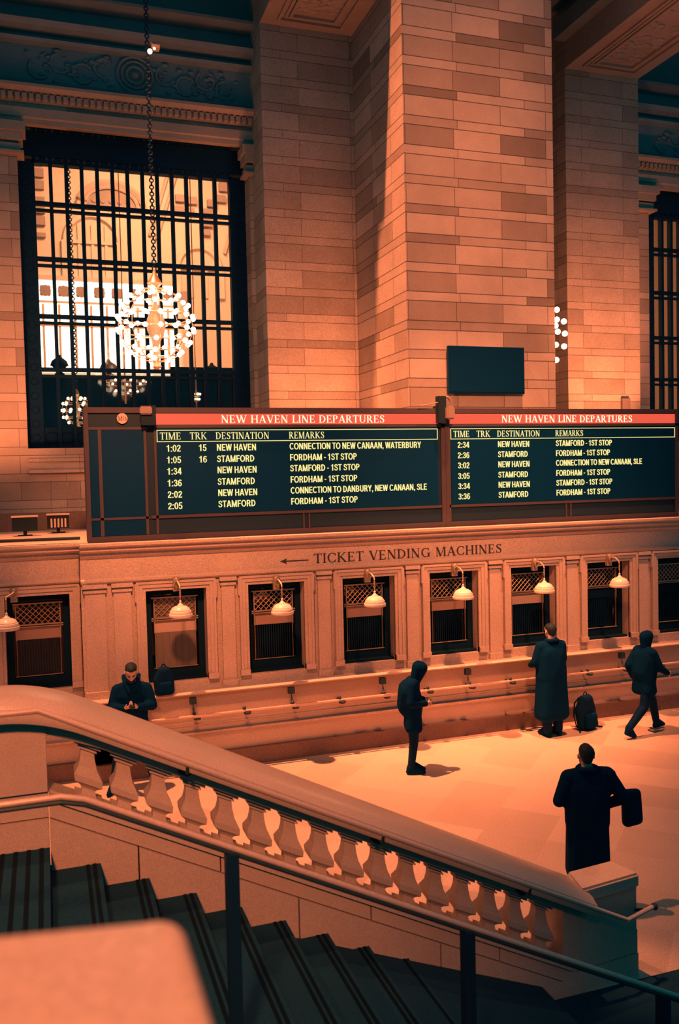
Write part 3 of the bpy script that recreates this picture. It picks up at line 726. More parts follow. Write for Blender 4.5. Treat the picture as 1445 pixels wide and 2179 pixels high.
# ================================================================== THINGS ON THE TICKET OFFICE
# hanging lamps before each window
def ticket_lamp(x, z, y, label, dx=-.015):
    t = thing('hanging_lamp', label, 'lamp', (x, y, z), 'hanging glass lamps before the ticket windows')
    b = B(); b.lathe((x, y, z), [(.175, 0), (.182, .017), (.178, .046), (.168, .05), (.170, .062), (.158, .094), (.146, .098), (.147, .108), (.122, .143), (.085, .163), (.05, .172)], 28); b.build('shade', 'shade', t, smooth=True)
    b = B(); b.lathe((x, y, z+.168), [(.05, 0), (.05, .012), (.026, .03), (.014, .055), (.018, .07), (.010, .085)], 16); b.build('cap', 'shade', t, smooth=True)
    b = B(); b.tube([(x, y, z+.24), (x, y, z+.44)], .007, 6)
    for k in range(4): b.torus((x, y, z+.31+k*.03), .012, .004, 10, 5, 'Y')
    b.build('stem', 'brass', t)
    xb = x+dx; yf = y+.28; b = B()
    b.tube([(x, y, z+.43), (x, y+.02, z+.47), (xb, y+.10, z+.52), (xb, y+.22, z+.53), (xb, yf, z+.50)], .013, 8)
    b.torus((xb, y+.21, z+.48), .04, .012, 14, 6, 'Y'); b.ball((xb, yf-.02, z+.52), .05, 2, (1, .6, 1.2)); b.box(xb-.05, xb+.05, yf-.01, yf+.05, z+.36, z+.58)
    b.build('bracket', 'brass', t)
lamps = [(1.875, 2.50, 'squat ribbed glass lamp before the blind-filled ticket window beside the leaning man'), (3.467, 2.425, 'pale dome lamp under the left end of the arrow, second ticket window from the left'),
         (5.028, 2.44, 'pale dome lamp before the ticket window under the letters KET'), (6.629, 2.45, 'pale dome lamp under the letters MACHINES, above the hunched standing figure'),
         (8.209, 2.455, 'pale lamp in the ticket window of the tall dark figure'), (9.77, 2.455, 'dim lamp in the ticket window to the right of the tall dark figure')]
for x, z, l in lamps: ticket_lamp(x, z, 13.12, l)
ticket_lamp(-.60, 2.45, 13.42, 'glass lamp at the left edge of the picture before the dark doorway', dx=.1)

# counter handrail
cr = thing('counter_handrail', 'thin handrail on brackets along the base of the ticket office', 'handrail', (6, 13.26, .93))
b = B(); b.tube([(1.40, 13.24, .925), (14.5, 13.24, .925)], .020, 10); b.build('rail', 'rail', cr, smooth=True)
for k in range(12):
    x = 2.05+.79*k
    b = B()
    if k % 2 == 0:
        b.box(x-.05, x+.05, 13.28, 13.36, 1.10, 1.20); b.tube([(x, 13.32, 1.12), (x, 13.30, 1.02), (x, 13.25, .94)], .016, 8)
    b.lathe((x+.05, 13.25, .86), [(.02, 0), (.055, .01), (.06, .04), (.03, .05), (.018, .07)], 14); b.tube([(x+.05, 13.25, .88), (x+.05, 13.50, .88)], .018, 8)
    b.ball((x, 13.25, .965), .03)
    b.build('bracket', 'railbr', cr)
    if k % 2 == 0:
        s = B(); s.box(x-.02, x+.40, 13.205, 13.225, .905, .948); s.build('rail_sleeve', 'rail', cr)

# departure boards
BY = 13.60
rowz = [5.073, 4.893, 4.716, 4.532, 4.354, 4.176]
def board(name, label, x0, x1, sx0, sx1, hx, cols, rows, cabinet):
    t = thing(name, label, 'departure board', ((x0+x1)/2, BY+.2, 3.65))
    b = B(); b.box(x0, x1, BY+.03, BY+.42, 3.65, 5.69); b.build('housing', 'housing', t)
    f = B()                                                              # face frame
    yb = BY-.005
    f.box(x0, x1, yb, BY+.03, 5.615, 5.70); f.box(x0, x1, yb, BY+.03, 3.65, 3.735); f.box(sx0-.03, x1, yb, BY+.03, 5.385, 5.43)
    f.box(x1-.075, x1, yb, BY+.03, 3.735, 5.615); f.box(x0, x0+.06, yb, BY+.03, 3.735, 5.615)
    f.build('face_frame', 'bezel', t)
    f = B(); f.box(max(sx0-.12, x0+.01), x1-.08, yb+.006, BY+.03, 3.985, 4.03); f.box(sx0-.045, sx0-.008, yb+.006, BY+.03, 3.74, 5.385)
    xm = sx0+(sx1-sx0)*.5
    f.box(xm-.06, xm-.035, yb+.012, BY+.03, 3.735, 3.985); f.box(xm+.035, xm+.06, yb+.012, BY+.03, 3.735, 3.985)
    f.build('face_mullion', 'bezel', t)
    hd = B(); hd.box(sx0, sx1, BY-.002, BY+.03, 5.435, 5.605); h = hd.build('header_band', 'band', t)
    l = B(); l.bm.free(); serif_words('NEW HAVEN LINE DEPARTURES', hx[0], hx[1], 5.457, .122, BY-.003, .006, 'header_word', 'ltxt', h)
    sc = B(); sc.box(sx0, sx1, BY+.004, BY+.03, 4.035, 5.38); s = sc.build('screen', 'screen', t)
    e = B(); w = .011
    za, zb = 5.165, 5.352
    for q in ((sx0, sx1, zb-w, zb), (sx0, sx1, za, za+w), (sx0, sx0+w, za, zb), (sx1-w, sx1, za, zb)): e.box(q[0], q[1], BY-.002, BY+.004, q[2], q[3])
    e.build('table_border', 'lyel', s)
    for (tx, a, c) in zip(('TIME', 'TRK', 'DESTINATION', 'REMARKS'), cols[0], cols[1]):
        l = B(); serif_text(l, tx, a, c, 5.203, .108, BY+.003, .006); l.build('column_title', 'lyel', s)
    for z, (tm, tk, de, re) in zip(rowz, rows):
        hh = .105; kx = (cols[1][2]-cols[0][2])/.87
        wd = {'CONNECTION TO NEW CANAAN, WATERBURY': 2.336, 'FORDHAM - 1ST STOP': 1.165, 'STAMFORD - 1ST STOP': 1.21, 'CONNECTION TO DANBURY, NEW CANAAN, SLE': 2.435, 'CONNECTION TO NEW CANAAN, SLE': 1.875}[re]
        l = B(); sans_text(l, tm, 0, None, z-.058, hh, BY+.003, .006, right=cols[1][0]-.005); l.build('time', 'lyel', s)
        if tk: l = B(); sans_text(l, tk, 0, None, z-.055, hh, BY+.003, .006, right=cols[1][1]-.005); l.build('track_number', 'lyel', s)
        l = B(); sans_text(l, de, cols[0][2]+.008, cols[0][2]+.008+(.645 if de == 'NEW HAVEN' else .61)*kx, z-.053, hh, BY+.003, .006); l.build('destination', 'lyel', s)
        l = B(); sans_text(l, re, cols[0][3]+.003, cols[0][3]+.003+wd, z-.048, hh, BY+.003, .006); l.build('remark', 'lyel', s)
    if cabinet:
        p = B(); p.box(x0+.06, 1.50, BY+.012, BY+.03, 3.74, 5.36); p.build('blank_panel', 'screen', t)
        f = B()
        for a, c, z0, z1 in ((.78, .83, 3.74, 5.36), (1.46, 1.50, 3.74, 5.36), (x0+.06, 1.52, 5.36, 5.40), (x0+.06, 1.52, 3.985, 4.02)): f.box(a, c, yb+.006, BY+.03, z0, z1)
        f.build('face_mullion', 'bezel', t)
        g = B(); g.lathe((1.149, BY-.006, 5.53), [(.080, 0), (.080, .012)], 28, 'Y'); lg = g.build('emblem', 'logo', t)
        l = B(); serif_text(l, 'M', 1.085, 1.150, 5.50, .062, BY-.006, .005); serif_text(l, 'TA', 1.152, 1.218, 5.50, .055, BY-.006, .005); l.build('emblem_lettering', 'letter', lg)
NH, STA = 'NEW HAVEN', 'STAMFORD'; F1, S1 = 'FORDHAM - 1ST STOP', 'STAMFORD - 1ST STOP'
board('departure_board', 'left departure board, trains from 1:02 to 2:05, round emblem on its end cabinet', .585, 6.575, 1.66, 6.435, (2.669, 5.453),
      ((1.707, 2.171, 2.579, 3.779), (2.032, 2.437, 3.449, 4.381)),
      [('1:02', '15', NH, 'CONNECTION TO NEW CANAAN, WATERBURY'), ('1:05', '16', STA, F1), ('1:34', '', NH, S1), ('1:36', '', STA, F1), ('2:02', '', NH, 'CONNECTION TO DANBURY, NEW CANAAN, SLE'), ('2:05', '', STA, F1)], True)
board('departure_board', 'right departure board, trains from 2:34 to 3:36', 6.58, 11.49, 6.68, 11.41, (7.679, 10.437),
      ((6.736, 7.182, 7.59, 8.778), (7.045, 7.45, 8.456, 9.365)),
      [('2:34', '', NH, S1), ('2:36', '', STA, F1), ('3:02', '', NH, 'CONNECTION TO NEW CANAAN, SLE'), ('3:05', '', STA, F1), ('3:34', '', NH, S1), ('3:36', '', STA, F1)], False)
# small devices clamped on the boards
t = thing('sensor_camera', 'grey camera head clamped on the joint between the two departure boards', 'camera', (6.51, 13.5, 5.70))
b = B(); b.box(6.40, 6.54, 13.46, 13.592, 5.44, 5.90); b.box(6.40, 6.54, 13.592, 13.70, 5.705, 5.74); b.build('mount', 'fixture', t)
b = B(); b.box(6.52, 6.66, 13.36, 13.52, 5.50, 5.72); b.bevel(.02); b.build('camera_body', 'conduit', t)
b = B(); b.torus((6.56, 13.5, 5.80), .085, .022, 16, 8, 'Y', 0, PI); b.tube([(6.40, 13.5, 5.79), (6.2, 13.5, 5.75), (6.05, 13.5, 5.735)], .012, 6); b.build('cable', 'conduit', t)
t = thing('sensor_camera', 'small dark camera box clamped over the left board beside the round emblem cabinet', 'camera', (1.53, 13.5, 5.70))
b = B(); b.box(1.42, 1.64, 13.46, 13.592, 5.42, 5.72); b.box(1.46, 1.6, 13.592, 13.70, 5.705, 5.73); b.build('mount', 'fixture', t)
b = B(); b.box(1.40, 1.58, 13.40, 13.5, 5.58, 5.70); b.bevel(.015); b.build('camera_body', 'conduit', t)
# uplights standing on the ticket office roof
for x, y, l, w in ((-.36, 16.0, 'dark boxy floodlight on the roof ledge, at the left edge', .42), (.20, 16.5, 'floodlight with a pale finned front on the roof ledge beside the board', .38)):
    t = thing('floodlight', l, 'floodlight', (x, y, 3.65))
    b = B(); b.box(x-w/2, x+w/2, y, y+.2, 3.74, 3.98); b.build('body', 'fixture', t)
    b = B(); b.box(x-w/2-.01, x+w/2+.01, y-.02, y+.2, 3.98, 4.005); b.build('lid', 'fixturelit', t)
    b = B(); b.box(x-.03, x+.03, y+.06, y+.12, 3.65, 3.75); b.box(x-.12, x+.12, y+.03, y+.15, 3.65, 3.67); b.build('stand', 'fixture', t)
    if x > 0:
        b = B()
        for k in range(5): b.box(x-.13+k*.06, x-.10+k*.06, y-.03, y, 3.76, 3.92)
        b.build('fin', 'fixturelit', t)
t = thing('conduit_pipe', 'dark pipe lying along the roof ledge at left', 'pipe', (-.4, 15, 3.67)); b = B(); b.tube([(-2.5, 14.6, 3.68), (.5, 14.4, 3.68)], .025, 8); b.build('pipe', 'fixture', t)
# wall screen, junction box
t = thing('wall_screen', 'blank black screen hanging on the pier above the right board', 'screen', (8.12, 14.95, 6.08))
b = B(); b.box(7.30, 8.94, 14.90, 14.97, 6.09, 6.99); b.bevel(.008, 1); b.build('bezel', 'screen', t)
b = B(); b.box(7.33, 8.91, 14.895, 14.90, 6.12, 6.96); b.build('display', 'screen', t)
b = B(); b.box(7.7, 8.5, 14.97, 15.0, 6.3, 6.8); b.build('mount', 'fixture', t)
t = thing('junction_box', 'small grey box on the right pilaster just above the board', 'box', (13.32, 17.6, 5.9)); b = B(); b.box(13.22, 13.44, 17.56, 17.645, 5.75, 6.28); b.bevel(.01, 1); b.build('cover', 'conduit', t); b = B(); b.tube([(13.33, 17.61, 5.75), (13.33, 17.61, 3.98)], .02, 8); b.build('conduit', 'conduit', t)

# wall sconce of bare bulbs
t = thing('wall_sconce', 'column of glowing round bulbs on the right edge of the pier', 'wall lamp', (9.76, 15.2, 7.3))
b = B(); b.box(9.70, 9.74, 15.1, 15.3, 6.75, 7.88); b.tube([(9.80, 15.2, 6.80), (9.80, 15.2, 7.82)], .025, 8)
for z in (6.81, 7.09, 7.36, 7.57, 7.81): b.tube([(9.72, 15.2, z), (9.86, 15.2, z)], .012, 6)
b.build('bracket', 'gold', t)
for x, y, z in ((9.878, 15.2, 7.815), (9.876, 15.2, 7.618), (10.0, 15.14, 7.576), (9.885, 15.26, 7.506), (9.894, 15.2, 7.375), (10.02, 15.14, 7.332), (9.88, 15.25, 7.12), (10.0, 15.14, 7.076), (9.854, 15.2, 6.809)):
    b = B(); b.ball((x, y, z), .058, 2); b.build('bulb', 'bulb', t, smooth='all')
lamp('POINT', 'sconce_light', (10.3, 15.0, 7.3), 150, .3)

# ================================================================== CHANDELIERS
def chandelier(name, label, c, R, rings, matb, br, chain_top=None, group=None, flat=False):
    t = thing(name, label, 'chandelier', (c[0], c[1], c[2]-R), group)
    cx, cy, cz = c
    f = B()
    for th, n in rings:
        r = R*math.cos(th); z = cz+R*math.sin(th)
        if r > .05: f.torus((cx, cy, z), r, .012, 28, 6)
    for k in range(8):
        a = PI*k/8*2
        f.tube([(cx+R*math.cos(p)*math.cos(a), cy+R*math.cos(p)*math.sin(a), cz+R*math.sin(p)) for p in [(-.5+i/12)*PI*.98 for i in range(13)]], .009, 5)
    f.build('cage', 'gold', t)
    g = B(); q = R/.67
    g.lathe((cx, cy, cz), [(.03, -.8*q), (.08, -.76*q), (.05, -.7*q), (.03, -.4*q), (.16*q, -.1*q), (.18*q, 0), (.16*q, .1*q), (.03, .4*q), (.05, .68*q), (.14*q, .75*q), (.05, .9*q), (.02, 1.0*q)], 18); g.build('core', 'gold', t, smooth=True)
    for th, n in rings:
        r = R*math.cos(th); z = cz+R*math.sin(th)
        src = None
        for k in range(n):
            a = 2*PI*(k+.5*(n % 2))/n
            p = Vector((cx+r*1.04*math.cos(a), cy+r*1.04*math.sin(a), z))
            if src is None:
                b = B(); b.ball(p, br, 2); src = b.build('bulb', matb, t, smooth='all'); p0 = p.copy()
            else:
                o = src.copy(); C.objects.link(o); o.parent = t; o.location = p-p0
    if chain_top:
        b = B(); z = cz+R*1.45; k = 0
        while z < chain_top:
            b.torus((cx, cy, z+.05), .034, .013, 10, 5, 'Y'); b.tube([(cx, cy, z+.07), (cx, cy, z+.12)], .018, 5); z += .12; k += 1
        b.build('chain', 'metal', t)
        b = B(); b.lathe((cx, cy, chain_top-.1), [(.05, 0), (.14, .06), (.16, .12), (.05, .2)], 16); b.build('canopy', 'gold', t)
    return t
RG = [(-1.2, 5), (-.85, 9), (-.5, 13), (-.15, 16), (.2, 16), (.55, 13), (.9, 9), (1.25, 5)]
chandelier('chandelier', 'glowing globe of round bulbs hanging on a chain before the tall left window', (1.99, 15.9, 7.36), .66, RG, 'bulb', .046, 15.3)
t = lamp('POINT', 'chandelier_light', (1.99, 15.1, 7.4), 20, .5)
# lit fitting where the chain meets the coffer
t = thing('ceiling_spotlight', 'tiny lit fitting high in the dark coffer above the chandelier chain', 'lamp', (2.12, 15.75, 12.2))
b = B(); b.tube([(2.12, 15.9, 12.25), (2.05, 15.9, 12.35)], .02, 6); b.box(2.06, 2.2, 15.8, 15.95, 12.22, 12.28); b.build('clamp', 'gold', t)
b = B(); b.ball((2.02, 15.78, 12.13), .045); b.ball((2.10, 15.78, 12.19), .025); b.build('bulb', 'farbulb', t)

# ================================================================== THE HALL BEYOND
YF = 33.0
b = B(); b.box(-14, 30, 20.0, 34.5, 3.0, 3.3); st(b.build('floor_back_hall', 'hall'), 'floor of the bright hall beyond the windows', 'floor')
hw = B(); hw.box(-14, 30, YF, YF+.6, 3.3, 24); hw = st(hw.build('wall_back_hall', 'hall'), 'bright plaster wall of the hall seen through the windows', 'wall')
for n_, x in (('wall_back_hall_left', -8.0), ('wall_back_hall_right', 24.0)):
    b = B(); b.box(x, x+.5, 20.0, YF, 3.3, 24); st(b.build(n_, 'hall'), 'side wall of the hall beyond the windows, '+('left' if x < 0 else 'right'), 'wall')
# barrel vault
b = B(); lo = []
for i in range(17):
    a = PI*i/16; lo.append((26.5+7.2*-math.cos(a), 17.5+4.5*math.sin(a)))
b.loft([[(x, y, z) for y, z in lo]+[(x, y, z+.5) for y, z in lo[::-1]] for x in (-8, 24)]); st(b.build('ceiling_back_hall', 'hall'), 'vaulted ceiling of the hall beyond the windows', 'ceiling')
# lunettes, medallion and coffered rib on the far wall
def lunette(x0, x1, z0, z1):
    b = B(); r = (x1-x0)/2; cx = (x0+x1)/2
    b.torus((cx, YF, z1-r), r, .14, 24, 6, 'Y', 0, PI); b.box(x0-.14, x0+.1, YF-.12, YF, z0, z1-r); b.box(x1-.1, x1+.14, YF-.12, YF, z0, z1-r)
    n = int((x1-x0)/.42)
    for k in range(1, n): x = x0+(x1-x0)*k/n; b.box(x-.05, x+.05, YF-.06, YF, z0, z1-.35)
    b.box(x0, x1, YF-.09, YF, z0+(z1-z0)*.55, z0+(z1-z0)*.55+.12)
    b.build('lunette', 'halldeep' if False else 'hall', hw)
lunette(1.0, 2.9, 11.9, 14.2); lunette(5.0, 6.6, 11.4, 13.3)
b = B()
cx, cz = 2.65, 14.55
for R_, q in ((1.15, .13), (.95, .08)):
    pts = [(cx+R_*math.cos(PI*(i/24)), YF-.05, cz+R_*.75*math.sin(PI*i/24)) for i in range(25)]; b.tube(pts, q, 6)
b.build('medallion_rim', 'trim', hw)
b = B(); b.poly([(cx+.85*math.cos(PI*i/20), YF, cz+.60*math.sin(PI*i/20)) for i in range(21)], (0, -.06, 0)); b.build('medallion_field', 'halldeep', hw)
b = B()
for k in range(5): b.lathe((cx-.6+.3*k, YF-.06, cz+.2), [(.09, -.04), (.09, .02)], 10, 'Y')
b.build('medallion_relief', 'halldeep', hw)
b = B()
for (x, z, w, h) in ((5.15, 15.05, .34, .26), (5.05, 14.65, .46, .22), (5.6, 15.0, .36, .26), (5.5, 14.6, .34, .22), (6.85, 15.6, .42, .32), (6.7, 15.15, .36, .26), (6.35, 14.95, .36, .26), (6.22, 14.6, .42, .26), (6.15, 14.2, .38, .26), (6.1, 13.85, .3, .22)):
    b.box(x-w/2, x+w/2, YF-.16, YF, z-h/2, z+h/2)
b.build('coffer_rosette', 'halldeep', hw)
b = B()
for x0, z0, x1, z1 in ((4.0, 13.6, 4.9, 16.4), (4.25, 13.5, 5.2, 16.4), (7.0, 13.2, 7.6, 15.3), (6.8, 13.1, 7.4, 15.2)): b.tube([(x0, YF-.05, z0), (x1, YF-.05, z1)], .07, 6)
b.build('arch_rib', 'trim', hw)
b = B()
for k in range(8): b.box(.03, .34, YF-.14, YF, 13.3+k*.42, 13.3+k*.42+(.30 if k % 3 else .14))
b.build('carved_strip', 'halldeep', hw)
# blazing lit glazing in the far wall
lw = struct('window_10', (2.2, YF-.2, 8.6), 'blazing white lit glazing in the hall beyond, left of the chandelier', 'window')
b = B(); b.box(-1.5, 4.9, YF-.22, YF-.12, 8.5, 11.35); b.build('pane', 'blaze', lw)
b = B()
for x in [-1.5+.55*k for k in range(13)]: b.box(x-.04, x+.04, YF-.30, YF-.22, 8.5, 10.9)
for z in (8.5, 10.12, 10.95): b.box(-1.5, 4.9, YF-.32, YF-.22, z, z+.07)
b.box(-1.5, 4.9, YF-.4, YF-.22, 11.75, 11.9); b.build('glazing_bar', 'hall', lw)
b = B(); b.box(-1.5, 4.9, YF-.22, YF-.12, 11.35, 11.8); b.build('frieze_glass', 'blaze', lw)
b = B()
for k in range(9):
    x = .25+.62*k; b.lathe((x, YF-.24, 11.38), [(.20, -.04), (.20, .02)], 12, 'Y')
    for q in range(4): a = q*PI/2+PI/4; b.ball((x+.17*math.cos(a), YF-.24, 11.38+.17*math.sin(a)), .08, 1, (1, .4, 1))
b.build('frieze_rosette', 'halldeep', lw)
# dark lower screen wall and things on it
b = B(); b.box(-1.2, 4.8, 21.5, 21.8, 3.3, 7.1); b.box(3.0, 4.8, 21.4, 21.5, 7.1, 7.32); st(b.build('trim_2', 'halldark'), 'dark low partition in the hall beyond the left window', 'partition')
for x, h, l in ((.42, .42, 'dark rounded urn on the far partition, left of the bright glazing'), (1.55, .34, 'small dark urn on the far partition under the bright glazing'), (4.05, .3, 'dark urn on the partition at the right side of the tall window')):
    t = thing('urn', l, 'urn', (x, 21.62, 7.1)); b = B(); b.lathe((x, 21.62, 7.1), [(.10, 0), (.12, .03), (.05, .08), (.17, .2*h/.4), (.21, .55*h), (.17, .8*h), (.06, h), (.03, h+.06)], 16); b.build('bowl', 'halldark', t, smooth=True)
RF = [(-1.0, 5), (-.5, 9), (0, 11), (.5, 9), (1.0, 6)]
chandelier('chandelier', 'small dim globe of bulbs low in the far hall behind the left window bars', (.76, 21.0, 6.22), .33, RF, 'farbulb', .036, 19.0)
def ring_lamp(label, c, rs):
    t = thing('ring_chandelier', label, 'chandelier', c)
    f = B()
    for r, dz in rs: f.torus((c[0], c[1], c[2]+dz), r, .015, 24, 6)
    f.tube([(c[0], c[1], c[2]-.25), (c[0], c[1], c[2]+.5)], .02, 6); f.build('ring', 'gold', t)
    f = B(); f.tube([(c[0], c[1], c[2]+.5), (c[0], c[1], 20.0)], .012, 6); f.build('rod', 'gold', t)
    for r, dz in rs:
        for k in range(max(5, int(r*18))):
            a = 2*PI*k/max(5, int(r*18)); b = B(); b.ball((c[0]+r*math.cos(a), c[1]+r*math.sin(a), c[2]+dz+.04), .034, 1); b.build('bulb', 'farbulb', t, smooth='all')
ring_lamp('two-tiered ring of small bulbs in the far hall just above the board', (1.86, 20.9, 6.62), [(.50, .22), (.28, 0.0)])
ring_lamp('tiny cluster of bulbs in the far hall above the word HAVEN', (3.52, 20.9, 6.45), [(.09, .12), (.07, 0.0)])
ring_lamp('pair of tiny bulbs behind the right-hand window bars', (15.6, 20.4, 6.85), [(.06, .42), (.05, 0.05)])

# ================================================================== PEOPLE
def person(name, label, loc, rz, H, P, outfit, fine=.010, group=None):
    """P: joint positions for a 1.75 m figure facing -Y; scaled to H. One continuous body, clothes and hair as children."""
    t = thing(name, label, 'person', loc, group, rz); k = H/1.75
    V = lambda a: Vector(a)*k
    J = {q: V(v) for q, v in P.items() if isinstance(v, tuple)}
    body = B(); hd = J['head']; nk = J['neck']; tilt = P.get('tilt')
    fwd = J['look']/k; fwd = Vector(fwd).normalized(); side = fwd.cross(Vector((0, 0, 1))).normalized(); up = side.cross(fwd)
    def h(f, s, u): return hd+k*(fwd*f+side*s+up*u)
    # trunk
    body.hull([(J['hipL'], .095*k), (J['hipR'], .095*k), (J['waist'], .12*k)]); body.hull([(J['waist'], .12*k), (J['chest']+V((.06, 0, 0)), .12*k), (J['chest']-V((.06, 0, 0)), .12*k)])
    body.hull([(J['chest'], .12*k), (J['shL'], .06*k), (J['shR'], .06*k), (nk, .06*k)])
    body.capsule(nk, .062*k, h(-.02, 0, -.06), .058*k)
    # head: cranium, jaw, brow, nose, lips, ears
    body.hull([(h(-.035, 0, .045), .078*k), (h(.025, 0, .05), .070*k)])
    body.hull([(h(.01, 0, .03), .070*k), (h(.045, 0, -.075), .030*k), (h(.01, .04, -.05), .032*k), (h(.01, -.04, -.05), .032*k)])
    body.capsule(h(.082, 0, .018), .010*k, h(.112, 0, -.026), .015*k, 1); body.capsule(h(.078, .030, .03), .013*k, h(.078, -.030, .03), .013*k, 1)
    body.capsule(h(.085, .016, -.058), .008*k, h(.085, -.016, -.058), .008*k, 1); body.ball(h(.075, 0, -.09), .018*k, 1)
    for s in (1, -1): body.hull([(h(-.005, s*.080, .02), .016*k), (h(-.01, s*.083, -.015), .011*k)], 1)
    for s in 'LR':
        body.capsule(J['sh'+s], .052*k, J['el'+s], .040*k); body.capsule(J['el'+s], .040*k, J['wr'+s], .027*k)
        body.capsule(J['hip'+s], .085*k, J['kn'+s], .055*k); body.capsule(J['kn'+s], .055*k, J['an'+s], .038*k); body.capsule(J['an'+s], .038*k, J['toe'+s], .030*k)
        # hand: palm, four unequal bent fingers and a thumb leaving the side of the palm
        w = J['wr'+s]; d = (w-J['el'+s]).normalized() if 'hd'+s not in J else J['hd'+s].normalized()
        n = Vector(P.get('pn'+s, (0, 0, 1))); n = (n-d*n.dot(d)).normalized(); x = d.cross(n)
        if s == 'R': x = -x
        curl = P.get('curl', .5)
        body.hull([(w, .024*k), (w+k*(d*.075+x*.030), .013*k), (w+k*(d*.075-x*.030), .013*k), (w+k*(d*.02+x*.02), .016*k)])
        for q, L_ in ((.033, .070), (.011, .080), (-.011, .075), (-.032, .058)):
            a = w+k*(d*.078+x*q); c1 = math.cos(curl); s1 = math.sin(curl); c2 = math.cos(curl*2); s2 = math.sin(curl*2)
            m1 = a+k*L_*.45*(d*c1-n*s1); m2 = m1+k*L_*.55*(d*c2-n*s2)
            body.capsule(a, .0095*k, m1, .0088*k, 1); body.capsule(m1, .0088*k, m2, .0075*k, 1)
        a = w+k*(d*.022+x*.022); m1 = a+k*.038*(d*.6+x*.75-n*.3).normalized(); m2 = m1+k*.032*(d*.85+x*.25-n*.45).normalized()
        body.capsule(a, .013*k, m1, .0105*k, 1); body.capsule(m1, .0105*k, m2, .008*k, 1)
    body.remesh('body', 'skin', t, voxel=fine*k, smooth=2)
    # hair
    if outfit.get('hair', True):
        b = B(); b.hull([(h(-.045, 0, .055), .084*k), (h(.005, 0, .070), .074*k), (h(.045, 0, .095), .038*k), (h(-.06, 0, -.0), .06*k)])
        b.remesh('hair', 'hair', t, voxel=.009*k, smooth=1)
    if outfit.get('face'):
        for s in (1, -1):
            b = B(); b.ball(h(.083, s*.031, .010), .0105*k, 1, (1.2, 1, .6)); b.build('eye', 'hair', t, local=True)
            b = B(); b.capsule(h(.090, s*.016, .032), .0055*k, h(.084, s*.046, .034), .0045*k, 1); b.build('eyebrow', 'hair', t, local=True)
        b = B(); b.capsule(h(.094, .018, -.060), .004*k, h(.094, -.018, -.060), .004*k, 1); b.build('mouth', 'hair', t, local=True)
        b = B(); b.hull([(h(.068, .032, -.085), .018*k), (h(.068, -.032, -.085), .018*k), (h(.080, 0, -.098), .018*k)], 1); b.hull([(h(.03, .062, -.05), .012*k), (h(.065, .035, -.09), .014*k)], 1); b.hull([(h(.03, -.062, -.05), .012*k), (h(.065, -.035, -.09), .014*k)], 1); b.build('beard', 'hair', t, local=True, smooth='all')
    # trousers
    b = B(); tw = outfit.get('leg', 1.0)
    b.hull([(J['hipL'], .115*k), (J['hipR'], .115*k), (J['waist'], .13*k)])
    for s in 'LR': b.capsule(J['hip'+s], .108*k, J['kn'+s], .080*k*tw); b.capsule(J['kn'+s], .080*k*tw, J['an'+s]+V((0, 0, .02)), .062*k*tw)
    b.remesh('trousers', 'cloth2', t, voxel=.014*k, smooth=3)
    # shoes
    for s in 'LR':
        b = B(); a = J['an'+s]; to = J['toe'+s]; dd = (to-a); dd.z = 0; dd = dd.normalized(); g = min(a.z-.085*k, to.z-.03*k)
        he = a-dd*.045*k; 
        b.hull([(a+V((0, 0, .05)), .050*k), (a, .052*k), (Vector((he.x, he.y, a.z-.045*k)), .040*k), (to+V((0, 0, .005)), .037*k), ((a+to)/2+V((0, 0, .01)), .045*k), (to+dd*.03*k, .030*k)])
        b.remesh('shoe', 'cloth', t, voxel=.010*k, smooth=2)
    # coat
    b = B(); hem = P.get('hem', .60); bulk = outfit.get('bulk', 1.0); fl = outfit.get('flare', 1.0)
    m = (J['hipL']+J['hipR'])/2; hz = hem*k
    b.hull([(J['waist'], .155*k*bulk), (J['chest']+V((.09, 0, .02)), .125*k*bulk), (J['chest']-V((.09, 0, -.02)), .125*k*bulk), (m+V((.09, 0, 0)), .115*k*fl), (m-V((.09, 0, 0)), .115*k*fl)])
    b.hull([(J['chest']+V((0, 0, .03)), .125*k*bulk), (J['shL'], .080*k), (J['shR'], .080*k), (nk-V((0, 0, .02)), .075*k)])
    lo = [Vector((m.x+sx*.10*k*fl, m.y+sy*.05*k, hz+.06*k)) for sx in (-1, 1) for sy in (-1, 1)]
    b.hull([(m+V((.08, 0, 0)), .115*k*fl), (m-V((.08, 0, 0)), .115*k*fl)]+[(q, .08*k*fl) for q in lo])
    for s in 'LR': b.capsule(J['sh'+s], .082*k, J['el'+s], .068*k); b.capsule(J['el'+s], .068*k, J['wr'+s]+(J['el'+s]-J['wr'+s])*.06, .050*k)
    b.remesh('coat', 'cloth', t, voxel=.016*k, smooth=4)
    # collar or hood
    b = B()
    if outfit.get('hood') == 'up': b.hull([(h(-.05, 0, .05), .105*k), (h(.0, 0, .06), .098*k), (nk, .085*k)])
    else:
        q = [nk+k*(fwd*f+side*s_)+V((0, 0, .03)) for f, s_ in ((.06, .055), (.0, .095), (-.08, .06), (-.08, -.06), (0, -.095), (.06, -.055))]
        if outfit.get('face'):
            q = [nk+k*(fwd*f+side*s_)+V((0, 0, u)) for f, s_, u in ((.10, .035, -.05), (.035, .085, .03), (-.06, .10, .06), (-.10, 0, .06), (-.06, -.10, .06), (.035, -.085, .03), (.10, -.035, -.05))]
            b.hull([(nk+k*(fwd*-.08+side*.06)+V((0, 0, .02)), .055*k), (nk+k*(fwd*-.08-side*.06)+V((0, 0, .02)), .055*k), (nk+k*(fwd*-.11)+V((0, 0, -.10)), .06*k)])
        for a, c in zip(q, q[1:]): b.capsule(a, .036*k, c, .036*k, 1)
    b.remesh('hood' if outfit.get('hood') else 'collar', 'cloth', t, voxel=.014*k, smooth=2)
    return t
